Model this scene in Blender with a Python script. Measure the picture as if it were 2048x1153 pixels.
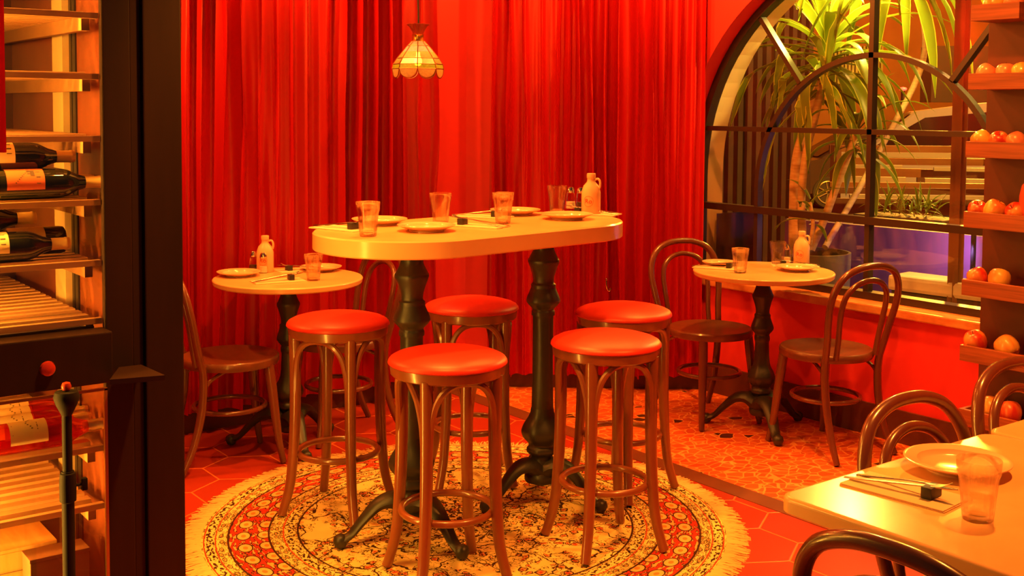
import bpy, bmesh, math, random
from mathutils import Vector, Matrix
random.seed(7)
PI = math.pi
S = bpy.context.scene
for o in list(bpy.data.objects): bpy.data.objects.remove(o)
COL = S.collection

# ------------------------------------------------------------------ camera
# room frame: X runs towards the window wall, Y towards the curtained back wall, Z up; the camera stands at (0, 0, 1.5)
AZ = math.radians(52.97); F = 2293.0; VPP = 348.0
PIT = math.radians(3.25); ROL = math.radians(-0.4); CH = 1.5
ex = Vector((math.cos(AZ), math.sin(AZ) * -1, 0)); ey = Vector((math.sin(AZ), math.cos(AZ), 0))
ex = Vector((math.sin(AZ), -math.cos(AZ), 0)); ey = Vector((math.cos(AZ), math.sin(AZ), 0)); ez = Vector((0, 0, 1))
fw = ey * math.cos(PIT) - ez * math.sin(PIT); up0 = ey * math.sin(PIT) + ez * math.cos(PIT)
rt = ex * math.cos(ROL) - up0 * math.sin(ROL); up = ex * math.sin(ROL) + up0 * math.cos(ROL)
cd = bpy.data.cameras.new('camera'); cam = bpy.data.objects.new('camera', cd); COL.objects.link(cam)
cam.matrix_world = Matrix(((rt.x, up.x, -fw.x, 0), (rt.y, up.y, -fw.y, 0), (rt.z, up.z, -fw.z, CH), (0, 0, 0, 1)))
cd.sensor_width = 36; cd.lens = F * 36 / 2048; cd.shift_y = -(576.5 - VPP) / 2048; cd.clip_start = .05; cd.clip_end = 200
S.camera = cam

def ray(u, v): return rt * (u - 1024) - up * (v - VPP) + fw * F
def G(u, v, z=0.0):                       # point at height z behind pixel u, v
    d = ray(u, v); return Vector((0, 0, CH)) + d * ((z - CH) / d.z)
def PX(u, v, x):                          # point on the plane X = x
    d = ray(u, v); return Vector((0, 0, CH)) + d * (x / d.x)
def PY(u, v, y):
    d = ray(u, v); return Vector((0, 0, CH)) + d * (y / d.y)

# ------------------------------------------------------------------ view, world, lights
S.view_settings.view_transform = 'Standard'; S.view_settings.look = 'None'
S.view_settings.gamma = 1; S.view_settings.use_curve_mapping = False
S.view_settings.exposure = 0.9
w = bpy.data.worlds.new('night'); S.world = w; w.use_nodes = True
w.node_tree.nodes['Background'].inputs[0].default_value = (.30, .21, .17, 1)
w.node_tree.nodes['Background'].inputs[1].default_value = .045
def lamp(name, loc, power, color, radius=.06, spot=None, target=None, blend=.6):
    ld = bpy.data.lights.new(name, 'SPOT' if spot else 'POINT'); ld.energy = power; ld.color = color
    ld.shadow_soft_size = radius
    o = bpy.data.objects.new(name, ld); COL.objects.link(o); o.location = loc
    if spot:
        ld.spot_size = math.radians(spot); ld.spot_blend = blend
        o.rotation_euler = (Vector(target) - Vector(loc)).to_track_quat('-Z', 'Y').to_euler()
    return o
WARM = (1, .27, .028); GOLD = (1, .30, .03); STRIP = (1, .44, .045)
def down(name, x, y, z, power, cone, color=WARM, tx=0, ty=0):
    return lamp(name, (x, y, z), power, color, .05, cone, (x + tx, y + ty, 0), .8)
down('ceiling_light_bar', 2.25, 3.55, 2.85, 165, 84)
down('ceiling_light_window', 3.85, 3.25, 2.75, 135, 96, tx=.35)
down('ceiling_light_dining', 2.75, 1.35, 2.75, 200, 100)
down('front_fill_light', 1.50, 2.45, 2.75, 150, 84, GOLD, tx=.3, ty=.45)  # added fill from the camera side for rug and stool legs
down('ceiling_light_left', 2.15, 4.35, 2.80, 60, 70)
lamp('ceiling_light_corner', (3.35, 3.95, 2.6), 38, WARM, .05)
lamp('curtain_fill_left', (1.15, 4.66, 2.1), 42, WARM, .03)  # added fill grazing the curtain for contrast in its folds
lamp('curtain_fill_middle', (2.30, 4.74, 2.62), 34, WARM, .03)  # second added fill, raking the folds of the wide curtain
lamp('wall_fill_right', (3.95, 3.85, 2.60), 34, WARM, .03)  # added fill for the upper right wall and corner curtain
lamp('rack_fill_spot', (3.1, 2.0, 2.7), 90, WARM, .04, 55, (4.15, 2.25, 1.15), .6)  # added spot that brightens the apples on the trays
def strip(name, loc, rot, sx, sy, power, color):
    ld = bpy.data.lights.new(name, 'AREA'); ld.shape = 'RECTANGLE'; ld.size = sx; ld.size_y = sy; ld.energy = power; ld.color = color
    o = bpy.data.objects.new(name, ld); COL.objects.link(o); o.location = loc; o.rotation_euler = rot; return o
# light strip running up the left front corner inside the wine cabinet, and one under the middle rail
strip('cabinet_light_strip', (.30, 3.0, 1.75), (0, -PI / 2, math.radians(20)), 1.6, .03, 60, STRIP)
strip('cabinet_light_strip_lower', (.30, 3.0, .45), (0, -PI / 2, math.radians(20)), .62, .03, 26, STRIP)
strip('cabinet_side_fill', (1.135, 3.10, 1.05), (0, -PI / 2, 0), 1.9, .05, 10, (1, .42, .04))  # added area light outside the side panel, imitating cabinet glow on the stools
# outside
lamp('street_light', (6.3, 2.0, 3.6), 260, (1, .62, .10), .12)
lamp('plant_fill_light', (5.10, 3.72, 2.25), 80, (1, .70, .13), .05)  # added point light just outside the glass, brightening plant and jamb
lamp('street_light_far', (16, 9.5, 4.5), 2500, (1, .42, .035), .3)
lamp('street_light_car', (9, 4.6, 4.5), 420, (1, .50, .12), .3)

# ------------------------------------------------------------------ materials
def lin(c): return tuple(((x / 255) / 12.92 if x / 255 <= .04045 else ((x / 255 + .055) / 1.055) ** 2.4) for x in c)
class NT:
    def __init__(s, name):
        s.m = bpy.data.materials.new(name); s.m.use_nodes = True; s.t = s.m.node_tree
        s.b = s.t.nodes['Principled BSDF']; s.out = s.t.nodes['Material Output']
    def n(s, typ, **kw):
        x = s.t.nodes.new(typ)
        for k, v in kw.items(): setattr(x, k, v)
        return x
    def l(s, a, b): s.t.links.new(a, b)
    def v(s, inp, val):
        if hasattr(val, 'links') or isinstance(val, bpy.types.NodeSocket): s.l(val, inp)
        else: inp.default_value = val
    def math(s, op, a, b=None, c=None, clamp=False):
        x = s.n('ShaderNodeMath', operation=op); x.use_clamp = clamp
        s.v(x.inputs[0], a)
        if b is not None: s.v(x.inputs[1], b)
        if c is not None: s.v(x.inputs[2], c)
        return x.outputs[0]
    def vmath(s, op, a, b=None, c=None):
        x = s.n('ShaderNodeVectorMath', operation=op); s.v(x.inputs[0], a)
        if b is not None: s.v(x.inputs[1], b)
        if c is not None: s.v(x.inputs[2], c)
        return x.outputs['Value'] if op in ('LENGTH', 'DOT_PRODUCT', 'DISTANCE') else x.outputs[0]
    def mix(s, f, a, b):
        x = s.n('ShaderNodeMix', data_type='RGBA'); s.v(x.inputs['Factor'], f)
        s.v(x.inputs[6], a if hasattr(a, 'name') else (*a, 1)); s.v(x.inputs[7], b if hasattr(b, 'name') else (*b, 1))
        return x.outputs[2]
    def co(s, kind='Object'): return s.n('ShaderNodeTexCoord').outputs[kind]
    def geo(s): return s.n('ShaderNodeNewGeometry').outputs['Position']
    def mapping(s, vec, scale=(1, 1, 1), loc=(0, 0, 0), rot=(0, 0, 0)):
        x = s.n('ShaderNodeMapping'); s.l(vec, x.inputs[0]); x.inputs['Scale'].default_value = scale
        x.inputs['Location'].default_value = loc; x.inputs['Rotation'].default_value = rot; return x.outputs[0]
    def noise(s, vec, scale, detail=3, rough=.55, dist=0):
        x = s.n('ShaderNodeTexNoise'); s.l(vec, x.inputs['Vector']); x.inputs['Scale'].default_value = scale
        x.inputs['Detail'].default_value = detail; x.inputs['Roughness'].default_value = rough
        x.inputs['Distortion'].default_value = dist; return x.outputs['Fac'], x.outputs['Color']
    def ramp(s, f, stops, mode='LINEAR'):
        x = s.n('ShaderNodeValToRGB'); s.l(f, x.inputs[0]); cr = x.color_ramp; cr.interpolation = mode
        while len(cr.elements) > 1: cr.elements.remove(cr.elements[0])
        cr.elements[0].position = stops[0][0]; cr.elements[0].color = (*stops[0][1], 1)
        for p, c in stops[1:]:
            e = cr.elements.new(p); e.color = (*c, 1)
        return x.outputs[0]
    def bump(s, h, strength=.3, dist=.01):
        x = s.n('ShaderNodeBump'); s.l(h, x.inputs['Height']); x.inputs['Strength'].default_value = strength
        x.inputs['Distance'].default_value = dist; s.l(x.outputs[0], s.b.inputs['Normal'])
def mat(name, col, rough=.5, metal=0, spec=.5, var=0, vscale=8, vcol=None, bump=0, bscale=60, coat=0, sheen=0, stretch=(1, 1, 1)):
    t = NT(name); b = t.b
    b.inputs['Base Color'].default_value = (*col, 1); b.inputs['Roughness'].default_value = rough
    b.inputs['Metallic'].default_value = metal; b.inputs['Specular IOR Level'].default_value = spec
    b.inputs['Coat Weight'].default_value = coat; b.inputs['Coat Roughness'].default_value = .12
    b.inputs['Sheen Weight'].default_value = sheen
    if var or vcol:
        f, _ = t.noise(t.mapping(t.co(), stretch), vscale, 4)
        c2 = vcol or tuple(x * (1 - var) for x in col)
        t.l(t.mix(t.math('SMOOTHSTEP' if False else 'MULTIPLY_ADD', f, 2.2, -.6, True), col, c2), b.inputs['Base Color'])
    if bump:
        f, _ = t.noise(t.mapping(t.co(), stretch), bscale, 3); t.bump(f, bump, .003)
    return t.m
def emit(name, col, strength):
    t = NT(name); t.b.inputs['Base Color'].default_value = (*col, 1)
    t.b.inputs['Emission Color'].default_value = (*col, 1); t.b.inputs['Emission Strength'].default_value = strength; return t.m
def glassy(name, tint=(1, 1, 1), clear=.5, ior=1.45, rough=0):
    t = NT(name); g = t.n('ShaderNodeBsdfGlass'); g.inputs['IOR'].default_value = ior; g.inputs['Color'].default_value = (*tint, 1)
    g.inputs['Roughness'].default_value = rough
    tr = t.n('ShaderNodeBsdfTransparent'); tr.inputs[0].default_value = (*tint, 1)
    mx = t.n('ShaderNodeMixShader'); mx.inputs[0].default_value = clear
    t.l(g.outputs[0], mx.inputs[1]); t.l(tr.outputs[0], mx.inputs[2]); t.l(mx.outputs[0], t.out.inputs[0]); return t.m
def pane_mat(name, tint=(1, 1, 1), gain=1.0):
    t = NT(name); tr = t.n('ShaderNodeBsdfTransparent'); tr.inputs[0].default_value = (*tint, 1)
    gl = t.n('ShaderNodeBsdfGlossy'); gl.inputs['Roughness'].default_value = .01; gl.inputs[0].default_value = (1, 1, 1, 1)
    fr = t.n('ShaderNodeLayerWeight'); fr.inputs[0].default_value = .5      # Schlick: .04 + .96 (1 - cos)^5
    mx = t.n('ShaderNodeMixShader'); t.l(t.math('MULTIPLY', t.math('MULTIPLY_ADD', t.math('POWER', fr.outputs['Facing'], 5), .96, .04), gain, clamp=True), mx.inputs[0])
    t.l(tr.outputs[0], mx.inputs[1]); t.l(gl.outputs[0], mx.inputs[2]); t.l(mx.outputs[0], t.out.inputs[0]); return t.m

M = {}
M['wall'] = mat('red_wall_paint', (.80, .040, .045), .55, spec=.35, var=.12, vscale=3, bump=.15, bscale=40)
M['baseboard'] = mat('baseboard_brown', (.14, .03, .016), .6, var=.3)
M['curtain'] = mat('red_velvet', (.44, .0034, .0036), .47, spec=.42, sheen=.0, bump=.12, bscale=300)
M['darkwood'] = mat('dark_bentwood', (.17, .045, .02), .27, spec=.6, coat=.5, var=.4, vscale=10, stretch=(1, 1, .2))
M['seatwood'] = mat('dark_seat_wood', (.17, .05, .022), .33, coat=.25, var=.4, vscale=14, stretch=(.2, 1, 1))
M['stoolwood'] = mat('warm_bentwood', (.30, .085, .028), .28, spec=.7, coat=.6, var=.35, vscale=10, stretch=(1, 1, .2))
M['vinyl'] = mat('orange_red_vinyl', (.60, .024, .010), .42, spec=.5, bump=.08, bscale=120)
M['top'] = mat('white_stone_top', (.80, .47, .22), .22, spec=.5, vcol=(.74, .40, .17), vscale=5)
M['iron'] = mat('black_cast_iron', (.026, .024, .021), .42, spec=.6, bump=.25, bscale=50)
M['cabwood'] = mat('dark_mahogany', (.042, .021, .016), .5, spec=.35, var=.35, vscale=6, stretch=(2, 2, .25))
M['porcelain'] = mat('white_porcelain', (.82, .52, .30), .18, coat=.4)
M['napkin'] = mat('cream_napkin', (.84, .55, .32), .8, bump=.1, bscale=200)
M['steel'] = mat('steel_cutlery', (.40, .33, .25), .25, metal=1)
M['black'] = mat('black_rest', (.026, .025, .023), .5)
M['glass'] = glassy('tumbler_glass', (1, .97, .92), .48)
M['pane'] = pane_mat('window_glass', (.97, .95, .92), 1.0)
M['print'] = mat('red_print', (.65, .03, .03), .5)
M['chrome'] = mat('chrome_cap', (.75, .65, .5), .18, metal=1)
M['salt'] = mat('white_salt', (.85, .75, .6), .8)
M['ftwood'] = mat('tray_wood', (.36, .085, .03), .45, vcol=(.16, .035, .014), vscale=9, stretch=(.35, .35, 9), bump=.15, bscale=30)
M['backwood'] = mat('shelf_back_wood', (.13, .022, .012), .5, var=.3)

# ------------------------------------------------------------------ mesh helpers
def tag(o, label=None, cat=None, group=None, kind=None):
    if label: o['label'] = label
    if cat: o['category'] = cat
    if group: o['group'] = group
    if kind: o['kind'] = kind
    return o
def empty(name, loc, rz, label, cat, group=None):
    o = bpy.data.objects.new(name, None); COL.objects.link(o); o.location = loc; o.rotation_euler = (0, 0, rz)
    o.empty_display_size = .05
    return tag(o, label, cat, group)
def obj(name, bm, m, parent=None, smooth=True, label=None, loc=None, rz=0):
    me = bpy.data.meshes.new(name); bmesh.ops.recalc_face_normals(bm, faces=bm.faces[:]); bm.to_mesh(me); bm.free()
    for p in me.polygons: p.use_smooth = smooth
    if isinstance(m, (list, tuple)):
        for x in m: me.materials.append(x)
    else: me.materials.append(m)
    if smooth:
        try: me.set_sharp_from_angle(angle=math.radians(42))
        except Exception: pass
    o = bpy.data.objects.new(name, me); COL.objects.link(o)
    if parent: o.parent = parent
    if loc is not None: o.location = loc
    if rz: o.rotation_euler = (0, 0, rz)
    if label: o['label'] = label
    return o
def struct(name, bm, m, parent=None, smooth=False):
    o = obj(name, bm, m, parent, smooth)
    if not parent: o['kind'] = 'structure'
    return o
def dup(src, parent=None):
    c = src.copy(); COL.objects.link(c)
    if parent: c.parent = parent
    for ch in list(src.children): dup(ch, c)
    return c
def NB(): return bmesh.new()
def box(bm, x0, x1, y0, y1, z0, z1, bev=0, mi=0):
    vs = [bm.verts.new((x, y, z)) for x in (x0, x1) for y in (y0, y1) for z in (z0, z1)]
    fs = [(0, 1, 3, 2), (4, 6, 7, 5), (0, 4, 5, 1), (2, 3, 7, 6), (0, 2, 6, 4), (1, 5, 7, 3)]
    F_ = [bm.faces.new([vs[i] for i in f]) for f in fs]
    for f in F_: f.material_index = mi
    if bev:
        es = list({e for f in F_ for e in f.edges}); bmesh.ops.bevel(bm, geom=es, offset=bev, segments=2, affect='EDGES', profile=.6)
    return bm
def cr(pts, n=6, closed=False):           # Catmull-Rom
    P = [Vector(p) for p in pts]; out = []
    N = len(P); rng = range(N) if closed else range(N - 1)
    for i in rng:
        a = P[(i - 1) % N] if (closed or i > 0) else P[0] * 2 - P[1]; b = P[i]; c = P[(i + 1) % N]
        d = P[(i + 2) % N] if (closed or i + 2 < N) else P[-1] * 2 - P[-2]
        for k in range(n):
            t = k / n
            out.append(.5 * ((2 * b) + (c - a) * t + (2 * a - 5 * b + 4 * c - d) * t * t + (3 * b - a - 3 * c + d) * t ** 3))
    if not closed: out.append(P[-1])
    return out
def tube(bm, pts, r, seg=10, closed=False, cap=True, flat=None, mi=0):
    P = [Vector(p) for p in pts]; N = len(P); rs = r if isinstance(r, (list, tuple)) else [r] * N
    if len(rs) != N: rs = [rs[0] + (rs[-1] - rs[0]) * i / (N - 1) for i in range(N)] if len(rs) == 2 else [rs[min(len(rs) - 1, int(i * (len(rs) - 1) / (N - 1)))] * (1 - ((i * (len(rs) - 1) / (N - 1)) % 1)) + rs[min(len(rs) - 1, int(i * (len(rs) - 1) / (N - 1)) + 1)] * ((i * (len(rs) - 1) / (N - 1)) % 1) for i in range(N)]
    rings = []; nrm = None
    for i in range(N):
        if closed: t = P[(i + 1) % N] - P[(i - 1) % N]
        else: t = P[min(i + 1, N - 1)] - P[max(i - 1, 0)]
        t.normalize()
        if nrm is None:
            a = Vector((0, 0, 1)) if abs(t.z) < .9 else Vector((1, 0, 0)); nrm = t.cross(a).normalized()
        else: nrm = (nrm - t * nrm.dot(t)).normalized()
        bn = t.cross(nrm); ring = []
        for k in range(seg):
            an = 2 * PI * k / seg; ring.append(bm.verts.new(P[i] + (nrm * math.cos(an) + bn * math.sin(an) * (flat or 1)) * rs[i]))
        rings.append(ring)
    for i in range(N if closed else N - 1):
        a = rings[i]; b = rings[(i + 1) % N]
        for k in range(seg):
            f = bm.faces.new((a[k], a[(k + 1) % seg], b[(k + 1) % seg], b[k])); f.material_index = mi
    if cap and not closed:
        bm.faces.new(list(reversed(rings[0]))).material_index = mi; bm.faces.new(rings[-1]).material_index = mi
    return bm
def lathe(bm, prof, seg=32, c=(0, 0, 0), axis='z', mod=None, mi=0, rot0=0):
    rings = []
    for (r, z) in prof:
        ring = []
        for k in range(seg):
            an = 2 * PI * k / seg + rot0; rr = r * (mod(an, z) if mod else 1)
            if axis == 'z': p = (c[0] + rr * math.cos(an), c[1] + rr * math.sin(an), c[2] + z)
            else: p = (c[0] + z, c[1] + rr * math.cos(an), c[2] + rr * math.sin(an))
            ring.append(bm.verts.new(p))
        rings.append(ring)
    for a, b in zip(rings, rings[1:]):
        for k in range(seg):
            try: bm.faces.new((a[k], a[(k + 1) % seg], b[(k + 1) % seg], b[k])).material_index = mi
            except ValueError: pass
    if prof[0][0] > 1e-6: bm.faces.new(list(reversed(rings[0]))).material_index = mi
    if prof[-1][0] > 1e-6: bm.faces.new(rings[-1]).material_index = mi
    bmesh.ops.remove_doubles(bm, verts=bm.verts[:], dist=1e-6)
    return bm
def prism(bm, poly, lo, hi, axis='z', mi=0):   # polygon extruded along an axis
    def P(a, b, h): return {'z': (a, b, h), 'x': (h, a, b), 'y': (a, h, b)}[axis]
    A = [bm.verts.new(P(a, b, lo)) for a, b in poly]; B = [bm.verts.new(P(a, b, hi)) for a, b in poly]
    bm.faces.new(A).material_index = mi; bm.faces.new(list(reversed(B))).material_index = mi
    for i in range(len(A)):
        j = (i + 1) % len(A); bm.faces.new((A[i], B[i], B[j], A[j])).material_index = mi
    return bm
def arcring(bm, cy, cz, r0, r1, a0, a1, x0, x1, n=40):   # arch band in the Y-Z plane
    q = []
    for i in range(n + 1):
        a = a0 + (a1 - a0) * i / n; c, s = math.cos(a), math.sin(a)
        q.append([bm.verts.new((x, cy + r * c, cz + r * s)) for r, x in ((r0, x0), (r1, x0), (r1, x1), (r0, x1))])
    for a, b in zip(q, q[1:]):
        for k in range(4): bm.faces.new((a[k], a[(k + 1) % 4], b[(k + 1) % 4], b[k]))
    bm.faces.new(q[0]); bm.faces.new(list(reversed(q[-1])))
    return bm
# ------------------------------------------------------------------ floor
WX = 4.495; HGT = 2.9
KA = (3.50, 5.05); KB = (4.495, 4.256)
def hex_floor():
    t = NT('hexagon_tile_floor'); p = t.geo()
    s = (.30, .30 * 1.7320508, 10)
    def cell(off):
        q = t.vmath('ADD', p, off); q = t.vmath('MODULO', t.vmath('ADD', q, (s[0] * 40, s[1] * 40, 0)), s)
        return t.vmath('SUBTRACT', q, (s[0] / 2, s[1] / 2, 0))
    def flat(q): return t.vmath('MULTIPLY', q, (1, 1, 0))
    a = flat(cell((0, 0, 0))); b = flat(cell((s[0] / 2, s[1] / 2, 0)))
    la = t.vmath('LENGTH', a); lb = t.vmath('LENGTH', b); sel = t.math('LESS_THAN', la, lb)
    mx = t.n('ShaderNodeMix', data_type='VECTOR'); t.l(sel, mx.inputs['Factor']); t.l(b, mx.inputs[4]); t.l(a, mx.inputs[5]); g = mx.outputs[1]
    ab = t.vmath('ABSOLUTE', g); d = t.math('MAXIMUM', t.vmath('DOT_PRODUCT', ab, (.5, .8660254, 0)), t.vmath('DOT_PRODUCT', ab, (1, 0, 0)))
    e = t.math('SUBTRACT', s[0] / 2, d)
    ids = t.vmath('SUBTRACT', p, g); wn = t.n('ShaderNodeTexWhiteNoise'); t.l(t.vmath('SNAP', t.vmath('ADD', ids, (.01, .01, 0)), (.05, .05, 9)), wn.inputs[0])
    nf, _ = t.noise(p, 3, 3)
    base = t.mix(wn.outputs[0], (.36, .028, .010), (.28, .020, .008)); base = t.mix(t.math('MULTIPLY', nf, .5), base, (.40, .04, .014))
    gr = t.math('LESS_THAN', e, .0035)
    t.l(t.mix(gr, base, (.70, .17, .05)), t.b.inputs['Base Color'])
    t.b.inputs['Roughness'].default_value = .38
    t.bump(t.math('MINIMUM', e, .006), .5, .6)
    return t.m
def mosaic():
    t = NT('crazy_paving_mosaic'); p = t.geo()
    _, nc = t.noise(p, 5, 2); q = t.vmath('ADD', p, t.vmath('MULTIPLY', t.vmath('SUBTRACT', nc, (.5, .5, .5)), (.05, .05, 0)))
    q = t.mapping(q, (1, 1.25, 0))
    v = t.n('ShaderNodeTexVoronoi', feature='DISTANCE_TO_EDGE'); t.l(q, v.inputs['Vector']); v.inputs['Scale'].default_value = 18
    c = t.n('ShaderNodeTexVoronoi'); t.l(q, c.inputs['Vector']); c.inputs['Scale'].default_value = 18
    sp = t.n('ShaderNodeSeparateColor'); t.l(c.outputs['Color'], sp.inputs[0])
    base = t.mix(sp.outputs[0], (.55, .075, .02), (.68, .13, .035))
    base = t.mix(t.math('GREATER_THAN', sp.outputs[1], .985), base, (.05, .02, .012))
    gr = t.math('LESS_THAN', v.outputs[0], .05)
    big = t.n('ShaderNodeTexVoronoi', feature='DISTANCE_TO_EDGE'); t.l(q, big.inputs['Vector']); big.inputs['Scale'].default_value = 3.1
    grp = t.math('MULTIPLY', gr, 1.0)
    t.l(t.mix(grp, base, (.82, .32, .10)), t.b.inputs['Base Color']); t.b.inputs['Roughness'].default_value = .35
    t.bump(t.math('MINIMUM', v.outputs[0], .05), .15, .02)
    return t.m
bm = NB(); box(bm, -.6, 3.34, -.6, 5.4, -.06, 0); struct('floor', bm, hex_floor())
bm = NB(); box(bm, 3.34, 3.44, -.6, 5.4, -.06, .002); struct('trim_1', bm, mat('dark_floor_strip', (.16, .045, .02), .45, var=.2))
bm = NB(); box(bm, 3.44, 4.9, -.6, 5.4, -.06, .0); struct('floor.001', bm, mosaic())

# ------------------------------------------------------------------ walls
bm = NB(); box(bm, 0.2, KA[0], 5.05, 5.2, 0, HGT); struct('wall_back', bm, M['wall'])
bm = NB(); prism(bm, [KA, KB, (KB[0], KB[1] + .25), (KA[0] + .1, KA[1] + .15), (KA[0], KA[1] + .15)], 0, HGT); struct('wall_corner', bm, M['wall'])
# window wall with the arched opening (springing at z .61, centre Y 3.305)
WC = 3.305; AZc = 1.15; AR = 1.10
def arch_wall():
    bm = NB(); n = 48; R = AR + .015
    arc = [(WC + R * math.cos(PI * i / n), AZc + R * math.sin(PI * i / n)) for i in range(n + 1)]
    for x in (WX, WX + .13):
        lo = [bm.verts.new((x, y, z)) for y, z in arc]; hi = [bm.verts.new((x, y, HGT)) for y, z in arc]
        for i in range(n): bm.faces.new((lo[i], lo[i + 1], hi[i + 1], hi[i]))
        def quad(y0, y1, z0, z1): bm.faces.new([bm.verts.new((x, a, b)) for a, b in ((y0, z0), (y1, z0), (y1, z1), (y0, z1))])
        quad(WC + R, KB[1] + .25, 0, HGT); quad(-.6, WC - R, 0, HGT); quad(WC - R, WC + R, 0, .57)
        quad(WC + R, WC + R, .57, AZc) if False else None
    edge = [(WC + R, .57)] + arc + [(WC - R, .57)]
    for (a, b), (c, d) in zip(edge, edge[1:]):
        bm.faces.new([bm.verts.new(p) for p in ((WX, a, b), (WX + .13, a, b), (WX + .13, c, d), (WX, c, d))])
    bmesh.ops.remove_doubles(bm, verts=bm.verts[:], dist=1e-5)
    return bm
struct('wall_window', arch_wall(), M['wall'])
bm = NB(); box(bm, WX - .012, WX, -.6, 4.256, 0, .15); struct('baseboard_window', bm, M['baseboard'])
bm = NB(); box(bm, .2, 3.5, 5.035, 5.05, 0, .09); struct('baseboard_back', bm, M['baseboard'])
d = Vector((KB[0] - KA[0], KB[1] - KA[1], 0)).normalized(); nrm = Vector((d.y, -d.x, 0))
if nrm.x > 0: nrm = -nrm
nn = (nrm.x * .015, nrm.y * .015)
bm = NB(); prism(bm, [KA, KB, (KB[0] + nn[0], KB[1] + nn[1]), (KA[0] + nn[0], KA[1] + nn[1])], 0, .09); struct('baseboard_corner', bm, M['baseboard'])
bm = NB(); box(bm, WX - .03, WX + .14, 2.15, WC + AR + .03, .57, .61, .006)
sill = mat('terrazzo_sill', (.74, .36, .13), .3, vcol=(.55, .14, .05), vscale=22, stretch=(1, .5, 1)); struct('trim_2', bm, sill)

# ------------------------------------------------------------------ window: black steel frame, panes
steel = mat('black_window_steel', (.030, .015, .010), .35, spec=.6)
X0, X1 = 4.60, 4.64
def window():
    w_ = NB()
    arcring(w_, WC, AZc, AR - .028, AR + .012, 0, PI, X0 - .01, X1 + .01)
    for y0, y1 in ((WC + AR - .028, WC + AR + .012), (WC - AR - .012, WC - AR + .028)): box(w_, X0 - .01, X1 + .01, y0, y1, .60, AZc)
    box(w_, X0 - .015, X1 + .015, WC - AR, WC + AR, .605, .645)
    return w_
wr = bpy.data.objects.new('window_1', None); COL.objects.link(wr); wr['kind'] = 'structure'
obj('window_frame', window(), steel, wr, False)
def bar(name, fn):
    b_ = NB(); fn(b_); return obj(name, b_, steel, wr, False)
bar('mullion', lambda b: box(b, X0, X1, WC - .013, WC + .013, .62, AZc + AR))
bar('mullion', lambda b: box(b, X0, X1, WC + .67, WC + .695, .62, 1.08))
bar('mullion', lambda b: box(b, X0, X1, WC - .695, WC - .67, .62, 1.08))
bar('transom', lambda b: box(b, X0 - .01, X1, WC - AR, WC + AR, .965, 1.0))
bar('transom', lambda b: box(b, X0, X1, WC - AR + .02, WC + AR - .03, 1.39, 1.415))
bar('inner_arch', lambda b: arcring(b, WC, 1.08, .672, .697, 0, PI, X0, X1))
for s in (1, -1):
    a0 = Vector((0, WC + s * .415, 1.635)); a1 = Vector((0, WC + s * .70, 2.0)); dd = (a1 - a0).normalized(); pp = Vector((0, -dd.z, dd.y)) * .012
    def sp(b, a0=a0, a1=a1, pp=pp): prism(b, [((a0 - pp).y, (a0 - pp).z), ((a0 + pp).y, (a0 + pp).z), ((a1 + pp).y, (a1 + pp).z), ((a1 - pp).y, (a1 - pp).z)], X0, X1, 'x')
    bar('spoke', sp)
bm = NB(); n = 40
poly = [(WC + AR, .62)] + [(WC + AR * math.cos(PI * i / n), AZc + AR * math.sin(PI * i / n)) for i in range(n + 1)] + [(WC - AR, .62)]
prism(bm, poly, 4.618, 4.622, 'x'); obj('window_pane', bm, M['pane'], wr, False)
# outer reveal, painted white
bm = NB(); arcring(bm, WC, AZc, AR + .0, AR + .12, 0, PI, 4.64, 4.80); box(bm, 4.64, 4.80, WC + AR, WC + AR + .12, -.4, AZc); box(bm, 4.64, 4.80, WC - AR - .12, WC - AR, -.4, AZc); box(bm, 4.64, 4.8, WC - AR, WC + AR, -.4, .57)
white_out = mat('white_render', (.80, .56, .34), .7, bump=.1); struct('trim_3', bm, white_out)

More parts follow.
